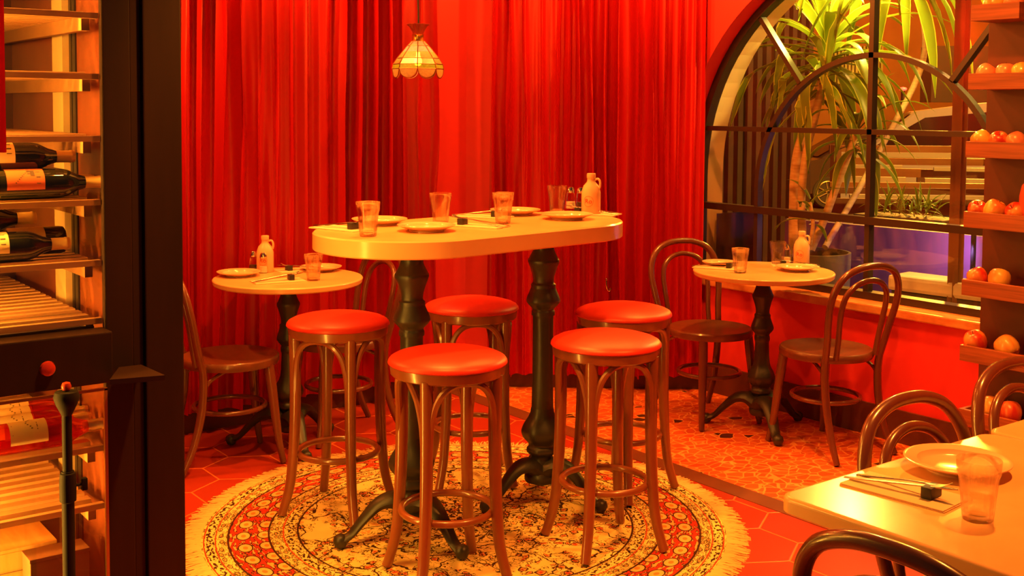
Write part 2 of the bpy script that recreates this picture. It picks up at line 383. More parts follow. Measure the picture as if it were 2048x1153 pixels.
# ------------------------------------------------------------------ curtains
def noise1(x, seed):
    i = math.floor(x); f = x - i; f = f * f * (3 - 2 * f)
    def h(k): return math.sin((k * 127.1 + seed * 311.7)) * 43758.5453 % 1
    return h(i) * (1 - f) + h(i + 1) * f
def curtain(path, z0, z1, seed, lam, name, label, out):
    # path: list of 2D points
    L = [0]
    for a, b in zip(path, path[1:]): L.append(L[-1] + (Vector(b) - Vector(a)).length)
    T = L[-1]; nx = int(T / .0042); nz = 46; bm = NB(); grid = []
    for j in range(nz + 1):
        z = z0 + (z1 - z0) * (j / nz); row = []; hz = (z - z0) / (z1 - z0)
        for i in range(nx + 1):
            s = T * i / nx
            k = max(q for q in range(len(L) - 1) if L[q] <= s + 1e-9); f = (s - L[k]) / (L[k + 1] - L[k])
            p = Vector(path[k]).lerp(Vector(path[k + 1]), f)
            sw = s + .05 * (noise1(s * 3.1 + z * .35, seed) - .5) + .035 * (noise1(s * 6 + 9, seed + 1) - .5) * 2 + .022 * (noise1(z * 1.7 + s * 9, seed + 8) - .5) + .045 * (noise1(s * 2.3, seed + 11) - .5) * (1 - hz)
            ph = 2 * PI * sw / lam
            amp = .25 + .9 * noise1(s * 8.3 + z * .25, seed + 2)
            dd = amp * (.5 - .5 * math.cos(ph)) ** .8 * .096
            dd += .009 * math.sin(ph * 1.9 + 3 * noise1(s * 5 + z * .6, seed + 3)) * (.4 + noise1(s * 7, seed + 5))
            dd += .005 * math.sin(2 * PI * s / .031 + 5 * noise1(s * 9 + z * .3, seed + 6)) * noise1(s * 4 + z * .2, seed + 7)
            q = p + out * (.022 + max(0, dd))
            tx = (Vector(path[k + 1]) - Vector(path[k])).normalized() * (.018 * math.sin(ph) * amp)
            row.append(bm.verts.new((q.x + tx.x, q.y + tx.y, z)))
        grid.append(row)
    for a, b in zip(grid, grid[1:]):
        for i in range(nx): bm.faces.new((a[i], a[i + 1], b[i + 1], b[i]))
    o = obj(name, bm, M['curtain']); tag(o, label, 'curtain')
    return o
curtain([(1.2, 5.03), (3.285, 5.03)], .10, 2.75, 3, .086, 'curtain', 'wide red pleated curtain on the back wall beside the hanging lamp', Vector((0, -1)))
out2 = Vector((nrm.x, nrm.y)).normalized()
pA = Vector(KA) + Vector((d.x, d.y)) * .125 + out2 * .02; pB = Vector(KB) + out2 * .02 - Vector((d.x, d.y)) * .02
curtain([tuple(pA), tuple(pB)], .08, 2.75, 11, .074, 'curtain', 'red pleated curtain next to the arched window, dark gap on its left', out2)

# brass tieback hook beside the right curtain
hk = PX(1213, 572, 3.9); hp = None
q_ = ray(1213, 572); nk = Vector((out2.x, out2.y, 0)); base = Vector((pA.x, pA.y, 0)) + nk * .135
tt = nk.dot(base) / nk.dot(q_); hk = Vector((0, 0, CH)) + q_ * tt
b = NB(); tube(b, cr([(0, 0, .03), (0, 0, .0), (.006, 0, -.02), (.016, 0, -.028), (.022, 0, -.012)], 4), .0045, 8); lathe(b, [(0, .025), (.009, .03), (.009, .04), (0, .045)], 12)
ho = obj('tieback_hook', b, M['chrome'], loc=hk); ho.rotation_euler = (0, 0, math.atan2(d.y, d.x)); tag(ho, 'small brass tieback hook shining against the curtain by the bar table', 'hook')

# ------------------------------------------------------------------ rug
RC = (2.33, 3.35)
def rug_mat():
    t = NT('persian_rug'); p = t.vmath('SUBTRACT', t.geo(), (RC[0], RC[1], 0)); p = t.vmath('MULTIPLY', p, (1, 1, 0))
    sx = t.n('ShaderNodeSeparateXYZ'); t.l(p, sx.inputs[0]); x, y = sx.outputs[0], sx.outputs[1]
    r = t.vmath('LENGTH', p); a = t.math('ARCTAN2', y, x)
    cream = (.78, .62, .22); dark = (.05, .018, .010); red = (.50, .035, .018); orange = (.72, .22, .05)
    def gt(v, k): return t.math('GREATER_THAN', v, k)
    def lt(v, k): return t.math('LESS_THAN', v, k)
    def band(lo, hi): return t.math('MULTIPLY', gt(r, lo), lt(r, hi))
    def mul(a_, b_): return t.math('MULTIPLY', a_, b_)
    def mx(a_, b_): return t.math('MAXIMUM', a_, b_)
    def polar(k, sr):                     # motif coordinates around the ring
        c = t.n('ShaderNodeCombineXYZ'); t.l(t.math('MULTIPLY', a, k / (2 * PI)), c.inputs[0]); t.l(t.math('MULTIPLY', r, sr), c.inputs[1]); return c.outputs[0]
    def vor(vec, sc, feat='F1', rnd=1.0, dim='2D'):
        v = t.n('ShaderNodeTexVoronoi', feature=feat, voronoi_dimensions=dim); t.l(vec, v.inputs['Vector']); v.inputs['Scale'].default_value = sc; v.inputs['Randomness'].default_value = rnd; return v
    _, nc = t.noise(p, 9, 3); warp = t.vmath('ADD', p, t.vmath('MULTIPLY', t.vmath('SUBTRACT', nc, (.5, .5, .5)), (.13, .13, 0)))
    _, nc2 = t.noise(p, 26, 2); warp2 = t.vmath('ADD', p, t.vmath('MULTIPLY', t.vmath('SUBTRACT', nc2, (.5, .5, .5)), (.045, .045, 0)))
    # inner field: vines, leaves, blossoms
    e1 = vor(warp, 5.5, 'DISTANCE_TO_EDGE').outputs[0]; vine = lt(e1, .017)
    e2 = vor(warp2, 20, 'DISTANCE_TO_EDGE').outputs[0]
    f2 = vor(warp2, 20).outputs[0]
    nl, _ = t.noise(warp, 30, 3, .6); ll = lt(t.math('ABSOLUTE', t.math('SUBTRACT', nl, .5)), .017)
    nmask, _ = t.noise(p, 8, 2); mask = gt(nmask, .49)
    blobs = mul(t.math('LESS_THAN', f2, .30), mask)
    rimb = mul(mul(gt(f2, .22), lt(f2, .32)), mask)
    core = t.math('SUBTRACT', 1.0, t.math('MULTIPLY', r, 1.9)); dens = t.math('MULTIPLY_ADD', core, .05, 0)
    leaf = mul(ll, gt(nmask, .46)); leafc = mul(lt(t.math('ABSOLUTE', t.math('SUBTRACT', nl, .5)), t.math('MAXIMUM', dens, .0)), lt(r, .42))
    field = t.mix(mul(blobs, .75), cream, orange)
    field = t.mix(mul(mul(lt(f2, .12), mask), .9), field, red)
    nf, _ = t.noise(p, 5, 2); field = t.mix(mul(mul(gt(nl, .60), gt(nf, .5)), .6), field, (.62, .15, .04))
    field = t.mix(mx(mx(vine, rimb), mx(leaf, leafc)), field, dark)
    # borders
    q = polar(96, 42); v1 = vor(q, 1.0, rnd=.6); bd = v1.outputs[0]
    ed = vor(polar(150, 40), 1.0, 'DISTANCE_TO_EDGE').outputs[0]
    cream_b = t.mix(mul(mul(gt(bd, .20), lt(bd, .34)), .85), cream, dark); cream_b = t.mix(lt(bd, .14), cream_b, orange)
    nb, _ = t.noise(polar(110, 60), 1.4, 2); cream_b = t.mix(mul(lt(t.math('ABSOLUTE', t.math('SUBTRACT', nb, .5)), .03), .85), cream_b, dark)
    nr, _ = t.noise(polar(90, 55), 1.3, 3); nr2, _ = t.noise(polar(60, 40), 1.1, 2)
    red_b = t.mix(gt(nr, .53), red, (.74, .40, .13)); red_b = t.mix(lt(t.math('ABSOLUTE', t.math('SUBTRACT', nr, .53)), .028), red_b, dark)
    q3 = polar(44, 14); v3 = vor(q3, 1.0, rnd=.0).outputs[0]; red_b = t.mix(lt(v3, .30), red_b, (.80, .45, .16)); red_b = t.mix(mul(gt(v3, .30), lt(v3, .36)), red_b, dark); red_b = t.mix(lt(v3, .12), red_b, orange)
    nz, _ = t.noise(polar(260, 90), 1.0, 2); guard = t.mix(gt(nz, .52), cream, dark)
    c = field
    c = t.mix(gt(r, .600), c, cream_b)
    c = t.mix(band(.612, .645), c, guard)
    c = t.mix(gt(r, .700), c, red_b)
    c = t.mix(gt(r, .840), c, cream_b)
    c = t.mix(band(.885, .915), c, guard)
    for k in (.600, .700, .838): c = t.mix(band(k - .0035, k + .0035), c, dark)
    for k in (.650, .880, .919): c = t.mix(band(k - .002, k + .002), c, red)
    c = t.mix(gt(r, .932), c, (.80, .66, .25))
    t.l(c, t.b.inputs['Base Color']); t.b.inputs['Roughness'].default_value = .9; t.b.inputs['Specular IOR Level'].default_value = .1
    wf, _ = t.noise(p, 260, 2); t.bump(wf, .4, .004); return t.m
rugm = rug_mat()
rg = NB(); lathe(rg, [(0, .009), (.5, .009), (.93, .009), (.938, .006), (.94, .0)], 160)
rug = obj('round_rug', rg, rugm, loc=(RC[0], RC[1], 0)); tag(rug, 'round cream and red floral rug with a fringe under the bar stools', 'rug')
fb = NB()
for k in range(1500):
    a = 2 * PI * k / 1500 + random.uniform(-.002, .002); L = random.uniform(.05, .085); tw = random.uniform(-.22, .22)
    w_ = random.uniform(.0012, .0022); ca, sa = math.cos(a), math.sin(a); prev = None
    for j in range(4):
        f = j / 3; rr = .928 + L * f; aa = a + tw * .06 * f * f + random.uniform(-.002, .002) * f
        z = .009 - .006 * f + .004 * math.sin(PI * f) * random.random()
        c = Vector((rr * math.cos(aa), rr * math.sin(aa), z)); t_ = Vector((-sa, ca, 0)) * w_ * (1.2 - .5 * f)
        ring = [fb.verts.new(c - t_), fb.verts.new(c + Vector((0, 0, .0025))), fb.verts.new(c + t_)]
        if prev:
            fb.faces.new((prev[0], prev[1], ring[1], ring[0])); fb.faces.new((prev[1], prev[2], ring[2], ring[1]))
        prev = ring
fr = obj('fringe', fb, mat('rug_fringe', (.84, .58, .25), .9), rug, True, 'cream tasselled fringe'); fr['kind'] = 'stuff'

# ------------------------------------------------------------------ tables
def claw_base(t, h, R0, scale, rot, label=None):
    """turned cast iron column on three scrolled legs"""
    prof = [(.0, h), (.062, h), (.062, h - .012), (.040, h - .02), (.036, h - .045), (.048, h - .075), (.054, h - .09), (.044, h - .12), (.036, h - .15), (.035, h - .17),
            (.041, h - .178), (.041, h - .19), (.044, h - .20), (.056, h - .235), (.052, h - .25), (.036, h - .27), (.038, h - .28), (.038, h - .295), (.034, h - .31)]
    lo = [(.036, .40), (.038, .36), (.044, .33), (.060, .30), (.068, .275), (.062, .25), (.044, .225), (.050, .21), (.050, .195), (.036, .18), (.042, .15), (.055, .12), (.060, .10), (.050, .08), (0, .07)]
    if h < .8: lo = [(r, z * .92) for r, z in lo]
    k = scale; prof = [(r * k, z) for r, z in prof] + [(r * k, z) for r, z in lo]
    b = NB(); pf = cr([(r, z, 0) for r, z in reversed(prof)], 4); lathe(b, [(max(0, p.x), p.y) for p in pf], 32, mod=lambda an, z: 1 + .045 * math.cos(6 * an + z * 14) * (1 if z < .34 else .5))
    obj('column', b, M['iron'], t)
    for i in range(3):
        a = rot + i * 2 * PI / 3; c, s = math.cos(a), math.sin(a)
        P = [(.02, .125), (.06, .150), (.11, .140), (.16, .092), (.20, .045), (.230, .028)]
        pts = cr([(c * x * R0 / .245, s * x * R0 / .245, z) for x, z in P], 5); b = NB()
        tube(b, pts, [.058, .050, .036, .027, .022, .024], 10, flat=.6)
        lathe(b, [(0, -.024), (.018, -.018), (.026, 0), (.022, .016), (.010, .024), (0, .025)], 14, c=(c * .235 * R0 / .245, s * .235 * R0 / .245, .025))
        prism(b, [(0, 0), (0, 0.001), (.001, 0)], 0, .0001) if False else None
        obj('leg', b, M['iron'], t)
def round_table(x, y, h, R, rot, label):
    t = empty('round_table', (x, y, 0), 0, label, 'table')
    b = NB(); lathe(b, [(0, h - .026), (R - .012, h - .026), (R - .008, h - .026), (R - .003, h - .021), (R - .003, h - .020), (R, h - .006), (R, h - .005), (R - .004, h - .0005), (R - .008, h), (R - .03, h), (0, h)], 96); obj('tabletop', b, M['top'], t)
    b = NB(); lathe(b, [(0, h - .040), (.11, h - .036), (.11, h - .026), (0, h - .026)], 24); obj('mounting_plate', b, M['iron'], t)
    claw_base(t, h - .03, .27, .92, rot); return t
H1 = .755
TL = (2.228, 4.578); TR = (4.14, 3.535)
round_table(TL[0], TL[1], H1, .325, math.radians(140), 'small round white table in front of the curtain, left of the bar table')
round_table(TR[0], TR[1], H1, .325, math.radians(118), 'small round white table beside the arched window')
HB = 1.08; BC = (2.385, 3.375); BTH = .115
bt = empty('bar_table', (BC[0], BC[1], 0), BTH, 'tall white oval bar table on two black iron columns', 'table')
def oval(L, Wd, rr, n=24):
    out = []
    for k, (sx, sy) in enumerate([(1, 1), (-1, 1), (-1, -1), (1, -1)]):
        for i in range(n + 1):
            a = k * PI / 2 + i * PI / 2 / n; out.append((sx * (L / 2 - rr) + rr * math.cos(a), sy * (Wd / 2 - rr) + rr * math.sin(a)))
    return out
b = NB(); lv = []
for ins, z in ((.008, HB - .060), (.004, HB - .0600), (.0, HB - .056), (0, HB - .054), (0, HB - .008), (0, HB - .005), (.005, HB), (.009, HB)):
    lv.append([b.verts.new((x, y, z)) for x, y in oval(1.27 - 2 * ins, .64 - 2 * ins, .315 - ins)])
for A_, B_ in zip(lv, lv[1:]):
    for i in range(len(A_)): j = (i + 1) % len(A_); b.faces.new((A_[i], A_[j], B_[j], B_[i]))
b.faces.new(lv[-1]); b.faces.new(list(reversed(lv[0]))); obj('tabletop', b, M['top'], bt)
for (wx, wy, rot) in ((2.065, 3.30, 161), (2.675, 3.345, 205 - 30)):
    lx = (Vector((wx - BC[0], wy - BC[1], 0))); c, s = math.cos(-BTH), math.sin(-BTH)
    e = bpy.data.objects.new('pedestal', None); COL.objects.link(e); e.parent = bt; e.location = (c * lx.x - s * lx.y, s * lx.x + c * lx.y, .009); e.rotation_euler = (0, 0, -BTH); e.empty_display_size = .05
    claw_base(e, HB - .060 - .009, .255, 1.12, math.radians(rot))

# ------------------------------------------------------------------ bar stools
def make_stool():
    t = empty('bar_stool', (0, 0, 0), 0, 'x', 'stool')
    b = NB(); lathe(b, [(0, .672), (.148, .672), (.148, .655), (.174, .655), (.180, .660), (.184, .690), (.184, .696), (.178, .701), (0, .701)], 56); obj('seat_frame', b, M['stoolwood'], t)
    b = NB(); lathe(b, [(0, .735), (.05, .7345), (.10, .731), (.140, .7235), (.168, .7155), (.182, .708), (.188, .700), (.189, .694), (.184, .690), (.17, .690), (0, .695)], 56); obj('seat_cushion', b, M['vinyl'], t)
    angs = [PI / 4 + k * PI / 2 for k in range(4)]
    for a in angs:
        c, s = math.cos(a), math.sin(a)
        pts = cr([(c * r, s * r, z) for r, z in ((.163, .665), (.160, .52), (.162, .36), (.168, .24), (.180, .12), (.204, .03), (.213, .006))], 5)
        b = NB(); tube(b, pts, [.021, .021, .020, .019, .018, .0165, .0165], 12); obj('leg', b, M['stoolwood'], t)
    for k in range(4):
        a = angs[k]; a2 = angs[(k + 1) % 4]
        P = []
        for f, z, rr in ((0.035, .455, .165), (0.06, .53, .166), (.13, .60, .168), (.27, .642, .165), (.5, .652, .152), (.73, .642, .165), (.87, .60, .168), (.94, .53, .166), (.965, .455, .165)):
            an = a + (PI / 2) * f; P.append((rr * math.cos(an) * (1 - .10 * math.sin(PI * f)), rr * math.sin(an) * (1 - .10 * math.sin(PI * f)), z))
        b = NB(); tube(b, cr(P, 4), .0112, 8); obj('arched_brace', b, M['stoolwood'], t)
    b = NB(); pts = [(.146 * math.cos(2 * PI * i / 48), .146 * math.sin(2 * PI * i / 48), .222) for i in range(48)]; tube(b, pts, .0115, 10, closed=True); obj('foot_ring', b, M['stoolwood'], t)
    return t
stools = [((2.014, 3.728), -13, 0, 'red-topped bar stool at the left end of the bar table, nearest the wine cabinet'),
          ((1.996, 2.975), 33, .009, 'red-topped bar stool nearest the front, before the left iron column'),
          ((2.612, 3.725), 19, .009, 'red-topped bar stool tucked behind the middle of the bar table'),
          ((2.585, 2.889), 32, .009, 'front right red-topped bar stool, its seat overlapping another one behind'),
          ((3.022, 3.277), -35, .009, 'red-topped bar stool at the right end, half behind the front right one')]
st0 = make_stool()
for i, (p, rz, z, lb) in enumerate(stools):
    o = st0 if i == 0 else dup(st0)
    o.location = (p[0], p[1], .009 if i == 0 else z); o.rotation_euler = (0, 0, math.radians(rz - 45)); o['label'] = lb; o['group'] = 'bar stools around the bar table'

# ------------------------------------------------------------------ bentwood chairs (front towards +y)
def make_chair():
    t = empty('bentwood_chair', (0, 0, 0), 0, 'x', 'chair')
    b = NB(); md = lambda an, z: 1 + .02 * math.sin(an)
    lathe(b, [(0, .436), (.09, .437), (.15, .442), (.185, .449), (.198, .450), (.204, .444), (.205, .425), (.200, .415), (.16, .412), (0, .412)], 56, mod=md); obj('seat', b, M['seatwood'], t)
    H = [(-.165, -.155, 0.430), (-.176, -.175, 0.513), (-.192, -.195, 0.606), (-.200, -.212, 0.680), (-.188, -.228, 0.749), (-.148, -.243, 0.805), (-.08, -.252, 0.835), (0, -.255, 0.843)]
    path = H + [(-x, y, z) for x, y, z in reversed(H[:-1])]
    b = NB(); tube(b, cr(path, 6), .0155, 12); obj('back_hoop', b, M['darkwood'], t)
    H = [(-.118, -.170, 0.435), (-.120, -.183, 0.513), (-.128, -.197, 0.597), (-.130, -.212, 0.670), (-.115, -.226, 0.726), (-.07, -.238, 0.765), (0, -.243, 0.780)]
    path = H + [(-x, y, z) for x, y, z in reversed(H[:-1])]
    b = NB(); tube(b, cr(path, 6), .0125, 10); obj('inner_hoop', b, M['darkwood'], t)
    for s in (-1, 1):
        b = NB(); tube(b, cr([(s * .165, -.155, .445), (s * .160, -.150, .36), (s * .158, -.160, .24), (s * .164, -.195, .11), (s * .174, -.245, .004)], 6), [.0165, .0175, .0175, .016, .0135], 12); obj('leg', b, M['darkwood'], t)
        b = NB(); tube(b, cr([(s * .130, .130, .430), (s * .136, .140, .34), (s * .146, .152, .22), (s * .156, .165, .10), (s * .168, .182, .004)], 6), [.021, .022, .0195, .016, .013], 12); obj('leg', b, M['darkwood'], t)
        b = NB(); tube(b, cr([(s * .160, -.158, .33), (s * .152, -.125, .375), (s * .14, -.075, .402), (s * .13, -.04, .412)], 5), .008, 8); obj('corner_brace', b, M['darkwood'], t)
    b = NB(); tube(b, [(.148 * math.cos(2 * PI * i / 48), .148 * math.sin(2 * PI * i / 48), .232) for i in range(48)], .0105, 10, closed=True); obj('stretcher_ring', b, M['darkwood'], t)
    return t
chairs = [((4.17, 3.19), -7, 'dark bentwood chair right of the window table, its full hoop against the glass'),
          ((4.09, 3.82), 169, 'dark bentwood chair between the little window table and the curtain'),
          ((1.946, 4.563), -98, 'dark bentwood chair beside the wine cabinet, left of the little round table'),
          ((2.506, 4.633), 88, 'dark bentwood chair half hidden behind the bar table and its left stool'),
          ((2.285, 1.27), 180, 'dark bentwood chair behind the near white table, only its hoops showing'),
          ((2.83, 1.33), 180, 'dark bentwood chair in front of the fruit trays, at the farther white table'),
          ((1.727, .996), -90, 'glossy dark bentwood chair back nearest the camera, at the near end of the white table')]
ch0 = make_chair()
for i, (p, rz, lb) in enumerate(chairs):
    o = ch0 if i == 0 else dup(ch0)
    o.location = (p[0], p[1], 0); o.rotation_euler = (0, 0, math.radians(rz)); o['label'] = lb
    o['group'] = 'bentwood dining chairs'

# ------------------------------------------------------------------ near white dining tables
def slab_table(x0, x1, y0, y1, z, label, rc=.035, feet=True):
    t = empty('dining_table', ((x0 + x1) / 2, (y0 + y1) / 2, 0), 0, label, 'table')
    L, Wd = x1 - x0, y1 - y0; b = NB(); lv = []
    for ins, zz in ((.008, z - .034), (.004, z - .034), (0, z - .030), (0, z - .028), (0, z - .008), (0, z - .006), (.002, z - .002), (.006, z), (.010, z)):
        lv.append([b.verts.new((x, y, zz)) for x, y in oval(L - 2 * ins, Wd - 2 * ins, rc - ins * .5, 8)])
    for A_, B_ in zip(lv, lv[1:]):
        for i in range(len(A_)): j = (i + 1) % len(A_); b.faces.new((A_[i], A_[j], B_[j], B_[i]))
    b.faces.new(lv[-1]); b.faces.new(list(reversed(lv[0]))); obj('tabletop', b, M['top'], t)
    b = NB(); lathe(b, [(0, z - .034), (.06, z - .034), (.03, z - .06), (.028, .10), (.05, .05), (0, .04)], 20); obj('column', b, M['iron'], t)
    b = NB(); lathe(b, [(0, 0), (.19, 0), (.19, .012), (.06, .04), (0, .05)], 32); obj('foot_plate', b, M['iron'], t)
    return t
slab_table(1.745, 2.492, .75, 1.447, .75, 'near white dining table at the lower right with rounded corners')
slab_table(2.496, 3.24, .75, 1.452, .752, 'farther white dining table butted against the near one at the right edge')

# ------------------------------------------------------------------ table ware
def make_plate(R):
    o = obj('plate', lathe(NB(), [(0, .005), (R * .64, .005), (R * .74, .010), (R * .97, .0185), (R, .0205), (R * 1.0, .0225), (R * .975, .0232), (R * .93, .0218), (R * .78, .0195), (R * .745, .0185), (R * .70, .0105), (R * .64, .0075), (0, .0075)], 56), M['porcelain']); 
    ft = NB(); lathe(ft, [(R * .55, .0), (R * .60, .0), (R * .60, .007), (R * .55, .007), (R * .55, 0)], 40); obj('foot_rim', ft, M['porcelain'], o); return o
def make_glass():
    flute = lambda an, z: 1 + (.035 * abs(math.cos(4.5 * an)) - .02) * max(0, min(1, (.088 - z) / .02)) * (1 if z > .004 else .5)
    prof = [(0, .0), (.0255, .0), (.0275, .003), (.0285, .012), (.0315, .045), (.0355, .080), (.0385, .088), (.0405, .112), (.0398, .1135), (.0388, .112), (.0368, .090), (.0332, .080), (.0288, .045), (.0262, .016), (.020, .013), (0, .012)]
    return obj('drinking_glass', lathe(NB(), prof, 72, mod=flute), M['glass'])
P0 = make_plate(.10); G0 = make_glass()
nap = obj('folded_napkin', box(box(NB(), -.058, .058, -.11, .11, 0, .0022, .0008), -.0565, .057, -.109, .108, .0024, .0046, .0008), M['napkin'])
rst = obj('cutlery_rest', box(NB(), -.022, .022, -.011, .011, 0, .023, .002), M['black'])
def knife():
    b = NB()
    pr_ = [(-.004, -.13), (-.006, -.10), (-.005, -.03), (-.0035, -.01), (-.008, .0), (-.009, .05), (-.006, .085), (0, .10), (.004, .085), (.004, 0), (.0035, -.01), (.005, -.03), (.006, -.10), (.004, -.13)]
    prism(b, pr_, -.0011, .0011); return obj('table_knife', b, M['steel'])
def fork():
    b = NB(); tube(b, [(0, -.125, 0), (0, -.06, .001), (0, 0, .002), (0, .03, .001)], [.0055, .0045, .0028, .004], 8, flat=.45)
    tube(b, cr([(0, .03, .001), (0, .042, -.001), (0, .052, -.001)], 3), [.005, .010, .0105], 8, flat=.25)
    for k in range(4): x = -.0078 + k * .0052; tube(b, cr([(x, .050, -.001), (x, .068, .000), (x, .084, .006)], 3), [.0016, .0008], 6)
    return obj('table_fork', b, M['steel'])
KN = knife(); FK = fork()
first = {}
def put(src, name, x, y, z, rz, label, cat, group, scale=None):
    if name not in first: first[name] = src; o = src
    else: o = dup(src)
    o.location = (x, y, z); o.rotation_euler = (0, 0, rz); tag(o, label, cat, group)
    if scale: o.scale = (scale,) * 3
    return o
def setting(x, y, z, ang, who, spread=.0):
    """napkin, rest, knife and fork; ang points to the handles"""
    d_ = Vector((math.cos(ang), math.sin(ang))); rz = ang + PI / 2
    n = Vector((x, y)) + d_ * .055
    put(nap, 'folded_napkin', n.x, n.y, z, rz, 'folded cream napkin under the cutlery, ' + who, 'napkin', 'folded napkins')
    put(rst, 'cutlery_rest', x, y, z + .0048, rz, 'small black cutlery rest on the napkin, ' + who, 'cutlery rest', 'black cutlery rests')
    s_ = Vector((-d_.y, d_.x))
    for src, nm, k, sk, pit in ((KN, 'table_knife', .011, .10, .11), (FK, 'table_fork', -.009, -.07, .14)):
        p = Vector((x, y)) + s_ * k + d_ * (.03)
        # lies with its blade end on the rest and its handle down on the napkin
        o = put(src, nm, p.x, p.y, z + .0285, rz + sk, ('steel knife' if src is KN else 'steel fork') + ' propped on the black rest, ' + who, 'cutlery', 'knives' if src is KN else 'forks')
        o.rotation_euler = (pit if src is KN else pit, 0, rz + sk)
        o.location = (p.x + d_.x * .015, p.y + d_.y * .015, z + .0215)
def V2(u, v, z): g = G(u, v, z); return g.x, g.y
def plate(x, y, z, lb, s=1.0): return put(P0, 'plate', x, y, z, random.random() * 6, lb, 'plate', 'white side plates', s)
def tumbler(x, y, z, lb): return put(G0, 'drinking_glass', x, y, z, random.random() * 6, lb, 'glass', 'fluted tumblers')
# bar table
for (u, v), lb in (((736, 473), 'fluted glass tumbler at the left end of the bar table'), ((881, 449), 'second fluted tumbler from the left on the bar table, behind the printed plate'),
                   ((1006, 447), 'third fluted tumbler from the left on the bar table, in front of a plate'), ((1114, 428), 'fluted tumbler at the right of the bar table, next to the shakers')):
    x, y = V2(u, v, HB); tumbler(x, y, HB, lb)
for (x, y), lb in (((2.10, 3.575), 'white plate at the far left of the bar table behind the first tumbler'), ((2.12, 3.295), 'white plate with small red print at the front of the bar table'),
                   ((2.745, 3.615), 'white plate at the back of the bar table behind the third tumbler'), ((2.80, 3.36), 'white plate at the right front of the bar table')): plate(x, y, HB, lb)
setting(1.925, 3.45, HB, math.radians(105), 'left end of the bar table')
setting(2.325, 3.375, HB, math.radians(-62), 'middle of the bar table beside the printed plate')
setting(2.60, 3.55, HB, math.radians(120), 'back middle of the bar table')
setting(2.975, 3.50, HB, math.radians(-58), 'right end of the bar table')
# left round table
plate(2.065, 4.735, H1, 'white plate at the left edge of the left round table', .95); plate(2.44, 4.68, H1, 'white plate at the right side of the left round table', .95)
x, y = V2(627, 561, H1); tumbler(x, y, H1, 'fluted tumbler on the left round table')
setting(2.19, 4.475, H1, math.radians(170), 'front of the left round table'); setting(2.31, 4.74, H1, math.radians(-5), 'back of the left round table')
# right round table
plate(4.10, 3.77, H1, 'white plate at the left edge of the window table', .85); plate(4.265, 3.445, H1, 'white plate at the right side of the window table', .95)
for (u, v), lb in (((1480, 546), 'fluted tumbler at the front left of the window table'), ((1555, 530), 'fluted tumbler at the back of the window table beside the shakers')):
    x, y = V2(u, v, H1); tumbler(x, y, H1, lb)
setting(4.045, 3.66, H1, math.radians(118), 'left side of the window table'); setting(4.335, 3.58, H1, math.radians(-42), 'right side of the window table')
# near table
plate(2.175, 1.325, .75, 'large white plate on the near table at the lower right', 1.08)
x, y = V2(1955, 1040, .75); tumbler(x, y, .75, 'large fluted tumbler on the near table at the lower right')
setting(1.965, 1.250, .75, math.radians(96), 'on the near table at the lower right')
x, y = V2(2075, 905, .752)
# shakers and jugs
def make_shaker():
    b = NB(); lathe(b, [(0, 0), (.020, 0), (.0205, .01), (.0165, .055), (.0145, .070), (0, .070)], 16, mod=lambda an, z: 1 + .04 * math.cos(8 * an)); o = obj('shaker', b, M['glass'])
    b = NB(); lathe(b, [(0, .0025), (.0170, .0025), (.0155, .030), (0, .031)], 20); obj('contents', b, M['salt'], o, label='white salt inside')
    b = NB(); lathe(b, [(.0155, .068), (.0165, .072), (.0155, .082), (.010, .092), (0, .095)], 20); obj('cap', b, M['chrome'], o); return o
SH0 = make_shaker(); SP0 = None
def make_pepper():
    o = dup(SH0)
    for ch in o.children:
        if ch.name.startswith('contents'): ch.data = ch.data.copy(); ch.data.materials[0] = mat('ground_pepper', (.10, .05, .03), .9); ch['label'] = 'dark pepper inside'
    return o
PE0 = make_pepper()
def shaker(pep, x, y, z, lb): return put(PE0 if pep else SH0, 'pepper' if pep else 'salt', x, y, z, 0, lb, 'shaker', 'salt and pepper shakers')
def text_bm(txt, size, extrude):
    cu = bpy.data.curves.new('t', 'FONT'); cu.body = txt; cu.size = size; cu.extrude = extrude; cu.align_x = 'CENTER'; cu.align_y = 'CENTER'
    o = bpy.data.objects.new('t', cu); COL.objects.link(o); dg = bpy.context.evaluated_depsgraph_get(); me = bpy.data.meshes.new_from_object(o.evaluated_get(dg))
    b = NB(); b.from_mesh(me); bpy.data.objects.remove(o); return b
def make_jug():
    R = .038
    b = NB(); lathe(b, [(0, 0), (R - .003, 0), (R, .004), (R, .088), (R - .002, .098), (R * .78, .116), (.0175, .130), (.0155, .138), (.0155, .146), (0, .146)], 40); o = obj('jug', b, mat('white_jug_plastic', (.82, .50, .28), .35))
    b = NB(); lathe(b, [(.0175, .146), (.0175, .163), (.016, .165), (0, .165)], 28, mod=lambda an, z: 1 + .02 * math.cos(14 * an)); obj('lid', b, mat('jug_lid', (.72, .42, .22), .4), o)
    b = NB(); tube(b, cr([(.014, 0, .140), (.028, 0, .143), (.036, 0, .134), (.037, 0, .118), (.034, 0, .104)], 5), .0045, 8); obj('handle', b, o.data.materials[0], o)
    tb = text_bm('Ro', .026, .0004)
    for v in tb.verts:
        a = v.co.x / R; h = v.co.y; rr = R + .0006 + v.co.z; v.co = Vector((rr * math.sin(a), -rr * math.cos(a), .055 + h))
    obj('printed_letters', tb, M['print'], o, False, 'red printed letters'); 
    b = NB(); pts = [(R * 1.012 * math.sin(.52 * math.cos(2 * PI * i / 40)), -R * 1.012 * math.cos(.52 * math.cos(2 * PI * i / 40)), .055 + .021 * math.sin(2 * PI * i / 40)) for i in range(40)]
    tube(b, pts, .0005, 5, closed=True); obj('printed_ring', b, M['print'], o); return o
JG = make_jug()
